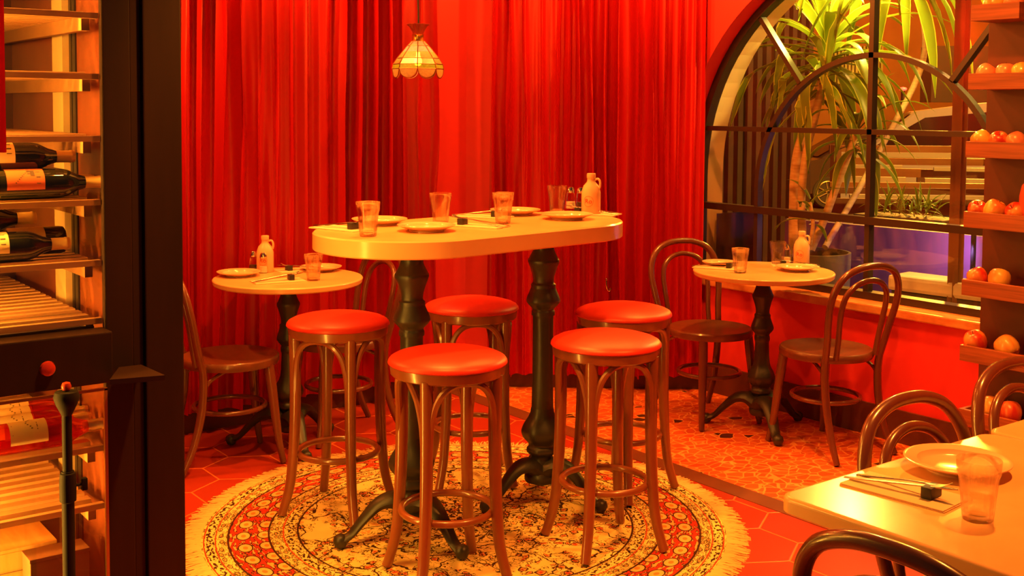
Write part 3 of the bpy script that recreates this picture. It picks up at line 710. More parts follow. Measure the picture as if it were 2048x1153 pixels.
def jug(x, y, z, lb, f=.6):
    # print faces the camera, handle to the right
    a = math.atan2(y, x) - PI / 2; return put(JG, 'jug', x, y, z, -(.0) + a - .28, lb, 'jug', 'white water jugs')
x, y = V2(1184, 431, HB); jug(x + .02, y + .03, HB, 'small white jug with red print on the right end of the bar table')
x, y = V2(1141, 418, HB); shaker(0, x, y, HB, 'salt shaker behind the right tumbler on the bar table')
x, y = V2(1161, 419, HB); shaker(1, x, y, HB, 'pepper shaker touching the white jug on the bar table')
x, y = V2(532, 546, H1); jug(x + .01, y + .03, H1, 'small white jug on the left round table')
x, y = V2(507, 543, H1); shaker(1, x, y, H1, 'pepper shaker at the left behind the plate on the left round table')
x, y = V2(517, 545, H1); shaker(0, x + .01, y - .03, H1, 'salt shaker beside the jug on the left round table')
x, y = V2(1606, 531, H1); jug(x, y + .01, H1, 'small white jug with red print on the window table')
x, y = V2(1573, 527, H1); shaker(0, x, y, H1, 'salt shaker behind the tumbler on the window table')
x, y = V2(1589, 527, H1); shaker(1, x + .01, y, H1, 'pepper shaker beside the jug on the window table')
# red print on the front plate of the bar table
tb = text_bm('Ro', .03, .0002)
for v in tb.verts: v.co = Vector((v.co.x, v.co.y, v.co.z))
pl = [o for o in COL.objects if o.get('label') == 'white plate with small red print at the front of the bar table'][0]
tp = obj('printed_letters', tb, M['print'], pl, False, 'red printed letters'); tp.location = (0, 0, .0098); pl.rotation_euler = (0, 0, math.radians(-37)); tp.location = (-.03, .028, .0082)

# ------------------------------------------------------------------ pendant lamp
LX, LY, LZ = G(836, 155, 1.65)[0], 0, 1.645
lp = PY(836, 155, 4.66); LZ = lp.z
lt_ = empty('pendant_lamp', (lp.x, lp.y, LZ), 0, 'stained glass pendant lamp with a scalloped shade hanging before the curtain', 'lamp')
glassA = NT('amber_lamp_glass')
def lampglass(name, col, em):
    t = NT(name); tl = t.n('ShaderNodeBsdfTranslucent'); tl.inputs[0].default_value = (*col, 1)
    tr = t.n('ShaderNodeBsdfTransparent'); f, _ = t.noise(t.co(), 90, 3); tr.inputs[0].default_value = (*tuple(min(1, c * 1.1) for c in col), 1)
    df = t.n('ShaderNodeBsdfGlossy'); df.inputs['Roughness'].default_value = .25
    m1 = t.n('ShaderNodeMixShader'); t.l(t.math('MULTIPLY_ADD', f, .5, .02, True), m1.inputs[0]); t.l(tl.outputs[0], m1.inputs[1]); t.l(tr.outputs[0], m1.inputs[2])
    m2 = t.n('ShaderNodeMixShader'); m2.inputs[0].default_value = .08; t.l(m1.outputs[0], m2.inputs[1]); t.l(df.outputs[0], m2.inputs[2]); t.l(m2.outputs[0], t.out.inputs[0]); return t.m
gm = [lampglass('lamp_glass_pale', (.70, .50, .24), 1), lampglass('lamp_glass_amber', (.80, .46, .08), 1), lampglass('lamp_glass_yellow_green', (.55, .62, .03), 1)]
brass = mat('aged_brass', (.35, .12, .03), .35, metal=.8)
NP = 8; shp = [(.030, .172), (.050, .150), (.074, .122), (.100, .090), (.118, .062), (.122, .040)]
lead = NB(); gl_ = NB()
def pt(r, z, a): return Vector((r * math.cos(a), r * math.sin(a), z))
for k in range(NP):
    a0 = 2 * PI * k / NP + .2; a1 = a0 + 2 * PI / NP
    for j in range(len(shp) - 1):
        (r0, z0), (r1, z1) = shp[j], shp[j + 1]; mi = [0, 0, 1, 1, 2][j]
        f = gl_.faces.new([gl_.verts.new(p) for p in (pt(r0, z0, a0), pt(r0, z0, a1), pt(r1, z1, a1), pt(r1, z1, a0))]); f.material_index = mi
        if j in (1, 3, 4): tube(lead, [pt(r0, z0, a0), pt(r0, z0, a1)], .0022, 6)
    r1, z1 = shp[-1]; A0, A1 = pt(r1, z1, a0), pt(r1, z1, a1); tube(lead, [A0, A1], .0022, 6)
    low = []
    for i in range(13):
        f_ = i / 12; b_ = A0.lerp(A1, f_); low.append(b_ + Vector((0, 0, -.043 * math.sqrt(max(0, 1 - (2 * f_ - 1) ** 2)))))
    fc = gl_.faces.new([gl_.verts.new(p) for p in [A1, A0] + low[1:-1]]); fc.material_index = 1
    tube(lead, low, .0022, 6)
    tube(lead, [pt(r, z, a0) for r, z in shp], .0024, 6)
obj('glass_shade', gl_, gm, lt_, False); obj('lead_strips', lead, brass, lt_)
cb = NB(); lathe(cb, [(.026, .168), (.031, .172), (.029, .180), (.028, .200), (.031, .204)], 28); obj('collar', cb, mat('polished_brass', (.75, .38, .08), .25, metal=.9), lt_)
cb = NB(); lathe(cb, [(.022, .198), (.027, .215), (.038, .240), (.050, .252), (.048, .254), (.034, .244), (.022, .220), (.018, .200)], 40, mod=lambda an, z: 1 + (.16 * math.cos(8 * an)) * max(0, (z - .20) / .055)); obj('crown', cb, mat('red_brown_crown', (.30, .04, .02), .4, metal=.3), lt_)
cb = NB(); tube(cb, cr([(0, 0, .17), (.002, 0, .28), (-.002, .0, .45), (0, 0, .8), (0, 0, 1.25)], 4), .0045, 8); obj('cord', cb, M['black'], lt_)
bb = NB(); lathe(bb, [(0, .055), (.010, .057), (.017, .066), (.019, .078), (.015, .092), (.009, .104), (.009, .12), (0, .12)], 20); obj('bulb', bb, emit('warm_bulb', (1, .62, .22), 14), lt_)
lamp('lamp_bulb', (lp.x, lp.y, LZ + .078), 34, (1, .42, .10), .012)
for o in list(bpy.data.materials):
    if o.name == 'amber_lamp_glass': bpy.data.materials.remove(o)

# ------------------------------------------------------------------ fruit trays on the window wall
SX = 4.10; tr_root = empty('fruit_rack', (4.3, 2.2, 0), 0, 'tall dark wood rack of seven stepped fruit trays at the right edge', 'rack')
def rel(b): bmesh.ops.translate(b, vec=(-4.3, -2.2, 0), verts=b.verts[:]); return b
b = NB(); box(b, 4.26, 4.49, 1.60, 2.515, .0, 2.5, .004); obj('back_panel', rel(b), M['backwood'], tr_root, False)
trays = [(1.913, 2.495, 2.30), (1.649, 2.50, 1.7), (1.386, 2.502, 1.7), (1.112, 2.502, 1.7), (.845, 2.502, 1.7), (.585, 2.502, 1.7), (.332, 2.5, 1.7)]
for zt, ya, yb in trays:
    b = NB(); box(b, SX, SX + .018, yb, ya, zt - .062, zt, .002); box(b, SX + .018, 4.26, ya - .016, ya, zt - .062, zt, .002)
    box(b, SX + .018, 4.26, yb, yb + .016, zt - .062, zt); box(b, SX + .018, 4.26, yb + .016, ya - .016, zt - .062, zt - .03)
    obj('tray', rel(b), M['ftwood'], tr_root, False)
def apple_mat(name, a_, b_, sc, off):
    t = NT(name); f, _ = t.noise(t.mapping(t.co(), (1, 1, .4), off), sc, 3); f2, _ = t.noise(t.mapping(t.co(), (9, 9, .8)), 9, 2)
    k = t.math('MULTIPLY_ADD', f, 4.5, -1.9, True); k = t.math('MULTIPLY_ADD', f2, .4, t.math('SUBTRACT', k, .2), True)
    t.l(t.mix(k, a_, b_), t.b.inputs['Base Color']); t.b.inputs['Roughness'].default_value = .3; t.b.inputs['Coat Weight'].default_value = .25; return t.m
AM = [apple_mat('apple_red', (.55, .03, .02), (.80, .28, .08), 16, (0, 0, 0)), apple_mat('apple_yellow_red', (.82, .42, .09), (.60, .05, .02), 13, (3, 0, 0)), apple_mat('apple_pink', (.72, .16, .09), (.85, .34, .16), 14, (5, 1, 0))]
def make_apple(m):
    b = NB(); prof = [(0, -.026), (.006, -.028), (.014, -.034), (.022, -.034), (.031, -.026), (.0375, -.010), (.039, .006), (.036, .021), (.028, .032), (.018, .036), (.010, .033), (.004, .026), (0, .023)]
    lathe(b, prof, 32, mod=lambda an, z: 1 + .02 * math.cos(5 * an) * (1 if z < 0 else .3)); o = obj('apple', b, m)
    b = NB(); tube(b, cr([(0, 0, .022), (.001, 0, .034), (.004, .001, .044)], 3), .0014, 6); obj('stem', b, mat('apple_stem', (.12, .05, .02), .7), o); return o
A0_ = [make_apple(m) for m in AM]; usedA = [False] * 3
rows = [('top tray', 1.913, [(1978, 1, 1.0), (2018, 2, 1.0)]), ('second tray from the top', 1.649, [(1967, 2, .95), (2006, 2, .95), (2038, 1, .95)]), ('third tray from the top', 1.386, [(1962, 1, 1.0), (1997, 0, .95), (2032, 2, .95)]),
        ('fourth tray from the top', 1.112, [(1958, 0, .95), (1993, 1, 1.08), (2036, 0, 1.0)]), ('fifth tray from the top', .845, [(1962, 0, 1.0), (2006, 1, 1.08)]), ('sixth tray from the top', .585, [(1962, 0, 1.12), (2026, 1, 1.15)]),
        ('bottom tray in view', .332, [(1996, 1, 1.15), (2036, 0, 1.15)])]
nth = ['leftmost', 'middle', 'rightmost']; colr = ['red', 'yellow and red', 'pinkish']
for rn, zt, lst in rows:
    for i, (u, mi, s) in enumerate(lst):
        z = zt - .03 + .034 * s; p = PX(u, 300, SX + .07)
        pos = nth[i] if len(lst) == 3 else ('left-hand', 'right-hand')[i]
        if not usedA[mi]: o = A0_[mi]; usedA[mi] = True
        else: o = dup(A0_[mi])
        o.location = (SX + .072, p.y, z); o.scale = (s, s, s); o.rotation_euler = (random.uniform(-.7, .7), random.uniform(-.7, .4), random.uniform(0, 6))
        tag(o, '%s apple on the %s, the %s one there' % (colr[mi], rn, pos), 'apple', 'apples on the wooden trays')
# coral vase standing behind the fourth tray's fruit
p = PX(2052, 405, SX + .09)
b = NB(); lathe(b, [(0, 0), (.040, 0), (.052, .02), (.060, .06), (.060, .10), (.052, .14), (.036, .160), (.018, .168), (0, .17)], 40)
vz = obj('coral_jar', b, mat('coral_ceramic', (.75, .10, .06), .3, coat=.3), loc=(SX + .10, p.y - .035, 1.112 - .03)); tag(vz, 'rounded coral jar among the apples, cut by the right edge', 'jar')

# ------------------------------------------------------------------ wine cabinet
CY = 2.95
cab = empty('wine_cabinet', (.55, 3.15, 0), 0, 'dark mahogany wine cabinet with lit shelves at the left edge', 'cabinet')
def cb_(name, m, fn, parent=cab, label=None, smooth=False):
    b = NB(); fn(b); bmesh.ops.translate(b, vec=(-.55, -3.15, 0), verts=b.verts[:]); return obj(name, b, m, parent, smooth, label)
def body(b):
    box(b, .925, .995, CY - .0, CY + .03, 0, 2.5, .003); box(b, .997, 1.024, CY + .008, CY + .03, 0, 2.5, .002); box(b, 1.026, 1.128, CY - .006, CY + .03, 0, 2.5, .004)
cb_('door_post', M['cabwood'], body)
cb_('side_panel', M['cabwood'], lambda b: box(b, 1.10, 1.125, CY + .03, 4.00, 0, 2.5))
cb_('side_panel', M['cabwood'], lambda b: box(b, .0, .03, CY, 4.00, 0, 2.5))
inn = mat('cabinet_lining', (.30, .075, .025), .35, var=.4, vscale=5); pale = mat('cabinet_pale_strip', (.62, .46, .24), .5)
blk = mat('black_seal', (.03, .022, .016), .4)
cb_('inner_wall', inn, lambda b: box(b, .945, .96, CY + .03, 3.93, .02, 2.45))
cb_('inner_strip', pale, lambda b: box(b, .925, .946, 3.30, 3.40, .02, 2.45))
cb_('seal', blk, lambda b: (box(b, .94, .9465, 3.235, 3.262, .02, 2.45), box(b, .94, .9465, 3.27, 3.29, .02, 2.45)))
cb_('back_panel', mat('cabinet_back', (.11, .028, .014), .3, coat=.3, var=.4), lambda b: box(b, .03, 1.10, 3.93, 3.96, .02, 2.5))
cb_('cabinet_floor', M['cabwood'], lambda b: box(b, .03, 1.10, CY, 3.93, .0, .10))
def band(b):
    box(b, .03, .926, CY - .05, CY + .03, .800, .930, .004)
    box(b, .03, .905, CY + .03, CY + .12, .915, .935, .003)
cb_('middle_rail', M['cabwood'], band)
def ledge(b): prism(b, [(.926, CY - .05), (.94, CY - .05), (1.085, CY - .012), (.99, CY + .0), (.926, CY + .0)], .775, .800)
def ledge(b): prism(b, [(G(u, v, .825).x, min(G(u, v, .825).y, CY)) for u, v in ((219, 760), (330, 751), (262, 719), (219, 725))], .812, .825)
cb_('ledge', mat('ledge_wood', (.045, .02, .014), .4), ledge)
cb_('bottom_rail', M['cabwood'], lambda b: box(b, .03, .926, CY - .02, CY + .03, 0, .12))
cb_('glass_pane', M['pane'], lambda b: box(b, .03, .926, CY + .004, CY + .008, .93, 2.5))
cb_('glass_pane', M['pane'], lambda b: box(b, .03, .926, CY + .004, CY + .008, .12, .80))
cb_('trim_edge', mat('edge_brass', (.55, .32, .10), .3, metal=.6), lambda b: (box(b, .918, .926, CY - .002, CY + .006, .12, .775), box(b, .03, .926, CY - .002, CY + .006, .770, .777)))
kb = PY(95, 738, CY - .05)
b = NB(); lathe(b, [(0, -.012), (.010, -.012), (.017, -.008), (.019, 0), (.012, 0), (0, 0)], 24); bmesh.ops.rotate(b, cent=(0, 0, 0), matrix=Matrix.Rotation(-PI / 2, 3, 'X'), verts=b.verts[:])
kn = obj('red_reflection', b, mat('red_reflection_gloss', (.75, .06, .02), .15, coat=1), cab, label='round red light reflection shaped as a dome'); kn.location = (kb.x - .55, CY - .05 - 3.15 - .0, kb.z)  # red light reflection on the rail, modelled as a glossy dome
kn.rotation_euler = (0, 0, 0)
slatm = mat('pale_shelf_wood', (.62, .36, .17), .5, vcol=(.46, .24, .10), vscale=12, stretch=(.25, 3, 3))
drk = mat('shelf_side_wood', (.30, .14, .05), .55, var=.3)
def shelf(zf, n=15):
    def fn(b):
        box(b, .035, .922, CY + .020, CY + .038, zf - .015, zf, .001)
        for k in range(n): y = CY + .06 + k * .057; box(b, .035, .90, y, y + .034, zf - .010, zf + .004, .001)
    s = cb_('shelf', slatm, fn)
    def sd(b): box(b, .885, .905, CY + .038, 3.90, zf - .045, zf - .010); box(b, .035, .05, CY + .038, 3.90, zf - .045, zf - .010)
    b = NB(); sd(b); bmesh.ops.translate(b, vec=(-.55, -3.15, 0), verts=b.verts[:]); obj('side_rail', b, drk, s, False)
ZS = [1.736, 1.582, 1.424, 1.261, 1.105, .955, .622, .470, 1.89, 2.05]
for z in ZS: shelf(z)
# wine bottles
gdark = NT('dark_green_bottle'); gdark.b.inputs['Base Color'].default_value = (.012, .012, .004, 1); gdark.b.inputs['Roughness'].default_value = .06; gdark.b.inputs['Coat Weight'].default_value = .6
rose = glassy('rose_wine_glass', (.95, .35, .12), .25)
BP = [(0, .0), (.030, .0), (.036, .004), (.0375, .015), (.0375, .19), (.034, .208), (.022, .232), (.0155, .252), (.0145, .262), (.0145, .295), (0, .296)]
lab_d = mat('dark_ink', (.10, .06, .04), .6)
def make_bottle(gm_, lab, cap_, stripes, ink, inkfn):
    b = NB(); lathe(b, BP, 32, axis='x'); o = obj('wine_bottle', b, gm_)
    b = NB(); R = .0379; n = 22
    A_ = [[b.verts.new((x, R * math.sin(a), R * math.cos(a))) for a in [(-1.9 + 3.8 * i / n) for i in range(n + 1)]] for x in (.055, .145)]
    for i in range(n): b.faces.new((A_[0][i], A_[0][i + 1], A_[1][i + 1], A_[1][i]))
    obj('label', b, lab, o)
    b = NB()
    for (x0, x1, a0, a1) in inkfn:
        q = [[b.verts.new((x, (R + .0003) * math.sin(a), (R + .0003) * math.cos(a))) for a in (a0, (a0 + a1) / 2, a1)] for x in (x0, x1)]
        for i in range(2): b.faces.new((q[0][i], q[0][i + 1], q[1][i + 1], q[1][i]))
    obj('label_print', b, ink, o)
    b = NB(); lathe(b, [(.0150, .236), (.0158, .24), (.0155, .285), (.0168, .287), (.0168, .291), (.0155, .293), (.0155, .298), (0, .2985)], 24, axis='x'); obj('capsule', b, cap_, o)
    return o
lines = [(.065 + .006 * k, .067 + .006 * k, -1.25, -.25 - .3 * (k % 3)) for k in range(8)] + [(.125, .137, -1.3, -.5)]
flor = [(.10 + .006 * math.cos(k), .104 + .006 * math.cos(k), -.9 + .16 * k, -.82 + .16 * k) for k in range(7)] + [(.06, .062, -1.2, .2), (.12, .122, -1.0, -.4)]
bird = [(.075 + .004 * k, .078 + .004 * k, -1.45 + .12 * k, -1.38 + .12 * k) for k in range(8)] + [(.112, .122, -.95, -.45), (.125, .135, -1.5, -.6), (.105, .112, -.8, -.2)]
paperm = mat('cream_label', (.80, .60, .28), .6); redl = mat('coral_label', (.80, .16, .05), .6); capm = mat('gold_capsule', (.80, .50, .17), .35, metal=.2); capo = mat('peach_capsule', (.82, .42, .16), .4)
silver = mat('silver_gold_capsule', (.85, .62, .30), .2, metal=.7)
BA = make_bottle(gdark.m, paperm, capm, 0, lab_d, lines); BB = make_bottle(gdark.m, redl, capm, 0, lab_d, bird); BC_ = make_bottle(rose, paperm, silver, 0, lab_d, flor)
ub = {}
def bottle(src, x, y, z, lb, rev=False, tilt=0, grp='wine bottles lying in the cabinet'):
    if src.name in ub: o = dup(src)
    else: o = src; ub[src.name] = 1
    o.location = (x, y, z); o.rotation_euler = (0, tilt, PI if rev else 0); tag(o, lb, 'bottle', grp); return o
r_ = .0378
def tip(u, v, y): return PY(u, v, y)
zs = 1.261 + .004
q = tip(207, 385, CY + .075); bottle(BB, q.x - .30, CY + .075, zs + r_, 'dark wine bottle with a coral label on the fourth shelf')
q = tip(190, 375, CY + .155); bottle(BA, q.x - .30, CY + .155, zs + r_, 'dark wine bottle mostly hidden behind the coral-labelled one')
q = tip(150, 330, CY + .115); bottle(BA, q.x - .30, CY + .115, zs + r_ + .066, 'dark wine bottle with a cream label lying on top of two others')
zs = 1.105 + .004
q = tip(140, 484, CY + .080); bottle(BA, q.x - .30, CY + .080, zs + r_, 'dark wine bottle at the front of the fifth shelf, neck to the right')
q = tip(128, 460, CY + .165); bottle(BA, q.x, CY + .165, zs + r_, 'dark wine bottle on the fifth shelf with its base to the right', True)
q = tip(73, 436, CY + .12); bottle(BA, q.x - .30, CY + .122, zs + r_ + .066, 'dark wine bottle stacked at the back of the fifth shelf, only its peach neck showing')
zs = .622 + .004
for k, (u, v, y) in enumerate(((212, 882, .075), (183, 858, .152), (176, 843, .229), (170, 836, .306))):
    q = tip(u, v, CY + y); bottle(BC_, q.x - .30, CY + y, zs + r_, 'rose wine bottle with a cream label, %s in the row of four' % ['frontmost', 'second from the front', 'third from the front', 'last at the back'][k], grp='rose bottles in the lower cabinet')
# wooden wine box and dark box on the cabinet floor
q0 = PY(112, 1080, CY + .12)
pine = mat('pine_crate', (.72, .42, .14), .55, vcol=(.58, .28, .07), vscale=7, stretch=(6, 1, .6))
def boxobj(x0, x1, y0, y1, z0, z1, m, name, lb, cat):
    b = NB(); cx, cy = (x0 + x1) / 2, (y0 + y1) / 2; box(b, x0 - cx, x1 - cx, y0 - cy, y1 - cy, 0, z1 - z0 - .01, .001); box(b, x0 - cx - .002, x1 - cx + .002, y0 - cy - .002, y1 - cy + .002, z1 - z0 - .009, z1 - z0, .001)
    o = obj(name, b, m, None, False, loc=(cx, cy, z0)); tag(o, lb, cat); return o
wb = boxobj(.50, q0.x, CY + .12, CY + .36, .10, q0.z, pine, 'wine_box', 'pale pine wine box with a dark round mark on the cabinet floor', 'box')
b = NB(); hx = (q0.x - .50) / 2; zz = (q0.z - .10) * .70
for (x0, x1, z0, z1) in ((-.02, .12, zz + .018, zz + .0195), (-.02, .12, zz - .02, zz - .0185), (-.02, -.0185, zz - .02, zz + .018)): box(b, x0, x1, -.1225, -.1215, z0, z1)
lathe(b, [(.008, -.0005), (.0105, -.0005), (.0105, .0005), (.008, .0005)], 24, c=(0, 0, 0)); 
obj('burned_mark', b, lab_d, wb, False)
dk = boxobj(.74, .885, CY + .035, CY + .112, .10, PY(150, 1102, CY + .035).z, mat('dark_carton', (.16, .06, .025), .6), 'carton', 'dark carton in front of the pine wine box', 'box')

# ------------------------------------------------------------------ black stand in front of the cabinet
sp = PY(133, 800, 2.78)
stm = mat('matt_black_tube', (.018, .017, .016), .7, spec=.2)
sd = empty('microphone_stand', (sp.x, 2.78, 0), 0, 'black adjustable stand pole in front of the lower cabinet glass', 'stand')
b = NB(); tube(b, [(0, 0, .03), (0, 0, .63)], .0145, 16); obj('lower_tube', b, stm, sd)
b = NB(); tube(b, [(0, 0, .60), (0, 0, .80)], .0115, 16); obj('upper_tube', b, stm, sd)
b = NB(); lathe(b, [(.0146, .555), (.019, .558), (.0195, .60), (.0175, .625), (.012, .628)], 20); obj('collar', b, stm, sd)
b = NB(); tube(b, [(.017, 0, .592), (.034, 0, .592)], .0035, 8); box(b, .031, .045, -.008, .008, .577, .607, .003); obj('clamp_knob', b, stm, sd)
b = NB(); lathe(b, [(.0115, .765), (.024, .79), (.030, .808), (.026, .822), (0, .824)], 20); obj('head', b, stm, sd)
b = NB(); lathe(b, [(0, .0), (.07, .0), (.11, .0), (.11, .008), (.05, .02), (.0145, .035), (0, .035)], 32); obj('base', b, stm, sd)
b = NB(); lathe(b, [(0, .824), (.009, .826), (.012, .834), (.009, .843), (0, .846)], 16); obj('red_cap', b, mat('red_cap_plastic', (.6, .06, .02), .3), sd, label='small red cap')

# red cloth hanging at the top left corner
ra = PY(10, 305, 2.4); b = NB(); n = 26; rows_ = []
for j in range(2):
    rows_.append([b.verts.new((ra.x - .34 + .34 * i / n, 2.4 + .012 * math.sin(i * .9), ra.z + j * .9)) for i in range(n + 1)])
for i in range(n): b.faces.new((rows_[0][i], rows_[0][i + 1], rows_[1][i + 1], rows_[1][i]))
bmesh.ops.solidify(b, geom=b.faces[:], thickness=.006)
rc = obj('hanging_cloth', b, mat('red_cloth', (.60, .02, .012), .6)); tag(rc, 'red cloth hanging in front of the cabinet at the top left corner', 'cloth')

# ------------------------------------------------------------------ outside the window
def at(u, v, dep):
    d_ = ray(u, v); k = dep / (d_.dot(Vector((ey.x, ey.y, 0)))); return Vector((0, 0, CH)) + d_ * k
GZ = -.43
street = mat('street_asphalt', (.13, .075, .04), .75, var=.4, vscale=2)
bm = NB(); box(bm, 4.9, 60, -20, 60, GZ - .1, GZ); struct('ground', bm, street)
# potted dracaena
pc = at(1621, 565, 6.35); PXc, PYc = pc.x, pc.y
pot_root = empty('potted_dracaena', (PXc, PYc, GZ), 0, 'tall dracaena with drooping sword leaves in a grey pot outside the window', 'plant')
def o3(p): return Vector((p.x - PXc, p.y - PYc, p.z - GZ))
zt = at(1621, 503, 6.35).z
b = NB(); lathe(b, [(0, 0), (.17, 0), (.19, .05), (.215, zt - GZ), (.200, zt - GZ), (.195, zt - GZ - .05), (0, zt - GZ - .05)], 40); obj('pot', b, mat('grey_felt_pot', (.16, .12, .07), .85, bump=.3, bscale=80), pot_root)
bark = mat('dracaena_bark', (.78, .50, .24), .75, vcol=(.52, .26, .10), vscale=40, stretch=(.3, .3, 1.6), bump=.5, bscale=60)
leafm = NT('dracaena_leaf')
f, _ = leafm.noise(leafm.co(), 6, 2); uvp = leafm.n('ShaderNodeAttribute', attribute_name='stripe')
col = leafm.mix(f, (.10, .17, .008), (.20, .28, .014)); col = leafm.mix(leafm.math('GREATER_THAN', uvp.outputs['Fac'], .5), col, (.55, .55, .05))
leafm.l(col, leafm.b.inputs['Base Color']); leafm.b.inputs['Roughness'].default_value = .4
tl = leafm.n('ShaderNodeBsdfTranslucent'); leafm.l(col, tl.inputs[0]); mxs = leafm.n('ShaderNodeMixShader'); mxs.inputs[0].default_value = .3
leafm.l(leafm.b.outputs[0], mxs.inputs[1]); leafm.l(tl.outputs[0], mxs.inputs[2]); leafm.l(mxs.outputs[0], leafm.out.inputs[0])
trunks = [([(1592, 520), (1590, 420), (1594, 320), (1618, 230), (1643, 165), (1655, 105)], [.040, .034, .030, .025, .023, .027], 6.30),
          ([(1606, 500), (1603, 400), (1612, 310), (1635, 215), (1646, 150)], [.024, .022, .021, .020, .018], 6.2),
          ([(1622, 500), (1648, 440), (1672, 375), (1700, 300), (1712, 262)], [.022, .022, .021, .020, .022], 6.25),
          ([(1618, 500), (1626, 450), (1620, 405)], [.012, .011, .010], 6.15)]
for pts, rs, dep in trunks:
    b = NB(); tube(b, cr([o3(at(u, v, dep)) for u, v in pts], 6), rs, 14); obj('trunk', b, bark, pot_root)
def leaf(b, p, az_, el, L, wd, droop, st, layer):
    P = [p.copy()]; d_ = Vector((math.cos(az_) * math.cos(el), math.sin(az_) * math.cos(el), math.sin(el))); n = 11
    for i in range(n):
        P.append(P[-1] + d_ * (L / n)); d_ = (d_ + Vector((0, 0, -droop * (1.3 if i > 3 else .7) / n))).normalized()
    prev = None
    for i, c in enumerate(P):
        f = i / n; w_ = wd * (.35 + 1.5 * f) * (1 if f < .4 else (1 - ((f - .4) / .6) ** 1.7)) if f < .4 else wd * .95 * max(.02, (1 - ((f - .4) / .6) ** 1.8))
        t_ = (P[min(i + 1, n)] - P[max(i - 1, 0)]).normalized(); s = t_.cross(Vector((0, 0, 1)))
        s = s.normalized() if s.length > .05 else Vector((-math.sin(az_), math.cos(az_), 0)); u_ = s.cross(t_)
        offs = [(-1, .25), (-.72, .15), (0, -.05), (.72, .15), (1, .25)]
        ring = [b.verts.new(c + s * (w_ * a_) + u_ * (w_ * h_)) for a_, h_ in offs]
        for k, v in enumerate(ring): v[layer] = 1.0 if k in (0, 4) else 0.0
        if prev:
            for k in range(4): b.faces.new((prev[k], prev[k + 1], ring[k + 1], ring[k]))
        prev = ring
def crown(p, n, L, wd, seed, elr=(-.3, 1.3), droop=1.9, down=0):
    b = NB(); layer = b.verts.layers.float.new('stripe'); rnd = random.Random(seed)
    for i in range(n):
        el = elr[0] + (elr[1] - elr[0]) * (i / n) ** 1.0; az_ = i * 2.39996 + rnd.uniform(-.2, .2)
        leaf(b, p + Vector((0, 0, -.12 + .16 * i / n)), az_, el, L * rnd.uniform(.75, 1.15), wd * rnd.uniform(.8, 1.2), droop * rnd.uniform(.75, 1.3) * (1.25 - .5 * i / n), 1, layer)
    for v in b.verts:
        if v.co.x + PXc < 4.88: v.co.x = 4.88 - PXc - .02 * rnd.random() + .02
    obj('foliage', b, leafm.m, pot_root)
crown(o3(at(1655, 95, 6.30)), 50, .74, .037, 3)
crown(o3(at(1640, 150, 6.2)), 16, .6, .034, 21, (-.6, .9))
crown(o3(at(1716, 262, 6.25)), 24, .44, .028, 5, (-.5, 1.3), 2.0)
crown(o3(at(1620, 405, 6.15)), 7, .22, .022, 9, (.0, 1.1), 1.2)
crown(o3(at(1800, -120, 5.9)), 30, .80, .036, 33, (-.6, 1.0), 2.1)
b = NB(); tube(b, cr([o3(at(1650, 495, 6.4)), o3(at(1760, 300, 6.9)), o3(at(1850, 100, 6.8)), o3(at(1800, -120, 5.9))], 8), .018, 10); obj('trunk', b, bark, pot_root)

# ribbed dark metal fence on the left
f0, f1 = at(1425, 300, 8.2), at(1606, 300, 8.9); dirf = Vector((f1.x - f0.x, f1.y - f0.y, 0)); Lf = dirf.length; dirf.normalize(); nf_ = Vector((-dirf.y, dirf.x, 0))
ribm = mat('ribbed_dark_metal', (.13, .07, .035), .45, metal=.1, var=.3)
b = NB(); pitch = .105; k = 0
while k * pitch < Lf:
    s0 = f0 + dirf * (k * pitch)
    def q4(a_, w_, dd, z0, z1):
        c0 = s0 + dirf * a_; c1 = s0 + dirf * (a_ + w_)
        vs = [b.verts.new((c.x + nf_.x * h, c.y + nf_.y * h, z)) for z in (z0, z1) for c, h in ((c0, 0), (c1, 0), (c1, dd), (c0, dd))]
        for f in ((0, 1, 2, 3), (4, 7, 6, 5), (0, 4, 5, 1), (1, 5, 6, 2), (2, 6, 7, 3), (3, 7, 4, 0)): b.faces.new([vs[i] for i in f])
    q4(0, .055, -.06, GZ + .5, 2.9); q4(.055, .05, .02, GZ + .5, 2.9); k += 1
fo = obj('ribbed_fence', b, ribm, None, False); tag(fo, 'dark ribbed metal fence seen through the left of the arched window', 'fence')
# dark glossy panel standing low at the left of the window
g0, g1 = at(1434, 400, 6.3), at(1516, 400, 6.5); b = NB()
zb, zt2 = at(1470, 575, 6.3).z, at(1470, 205, 6.3).z
zm = at(1470, 428, 6.3).z
prism(b, [(g0.x, g0.y), (g1.x, g1.y), (g1.x + .03, g1.y + .03), (g0.x + .03, g0.y + .03)], GZ, zm)
po = obj('glossy_panel', b, mat('glossy_dark_panel', (.02, .014, .01), .15, coat=.3)); tag(po, 'glossy dark panel outside the lower left window pane', 'panel')
# brown post right of the plant
pp_ = at(1921, 200, 5.55); b = NB(); box(b, -.03, .03, -.035, .035, 0, 3.2 - GZ); box(b, -.045, -.03, -.012, .012, 0, 3.2 - GZ)
ps = obj('metal_post', b, mat('brown_post', (.20, .085, .035), .4, var=.3), None, False, loc=(pp_.x, pp_.y, GZ)); ps.rotation_euler = (0, 0, math.radians(30)); tag(ps, 'square brown metal post outside, left of the fruit rack', 'post')
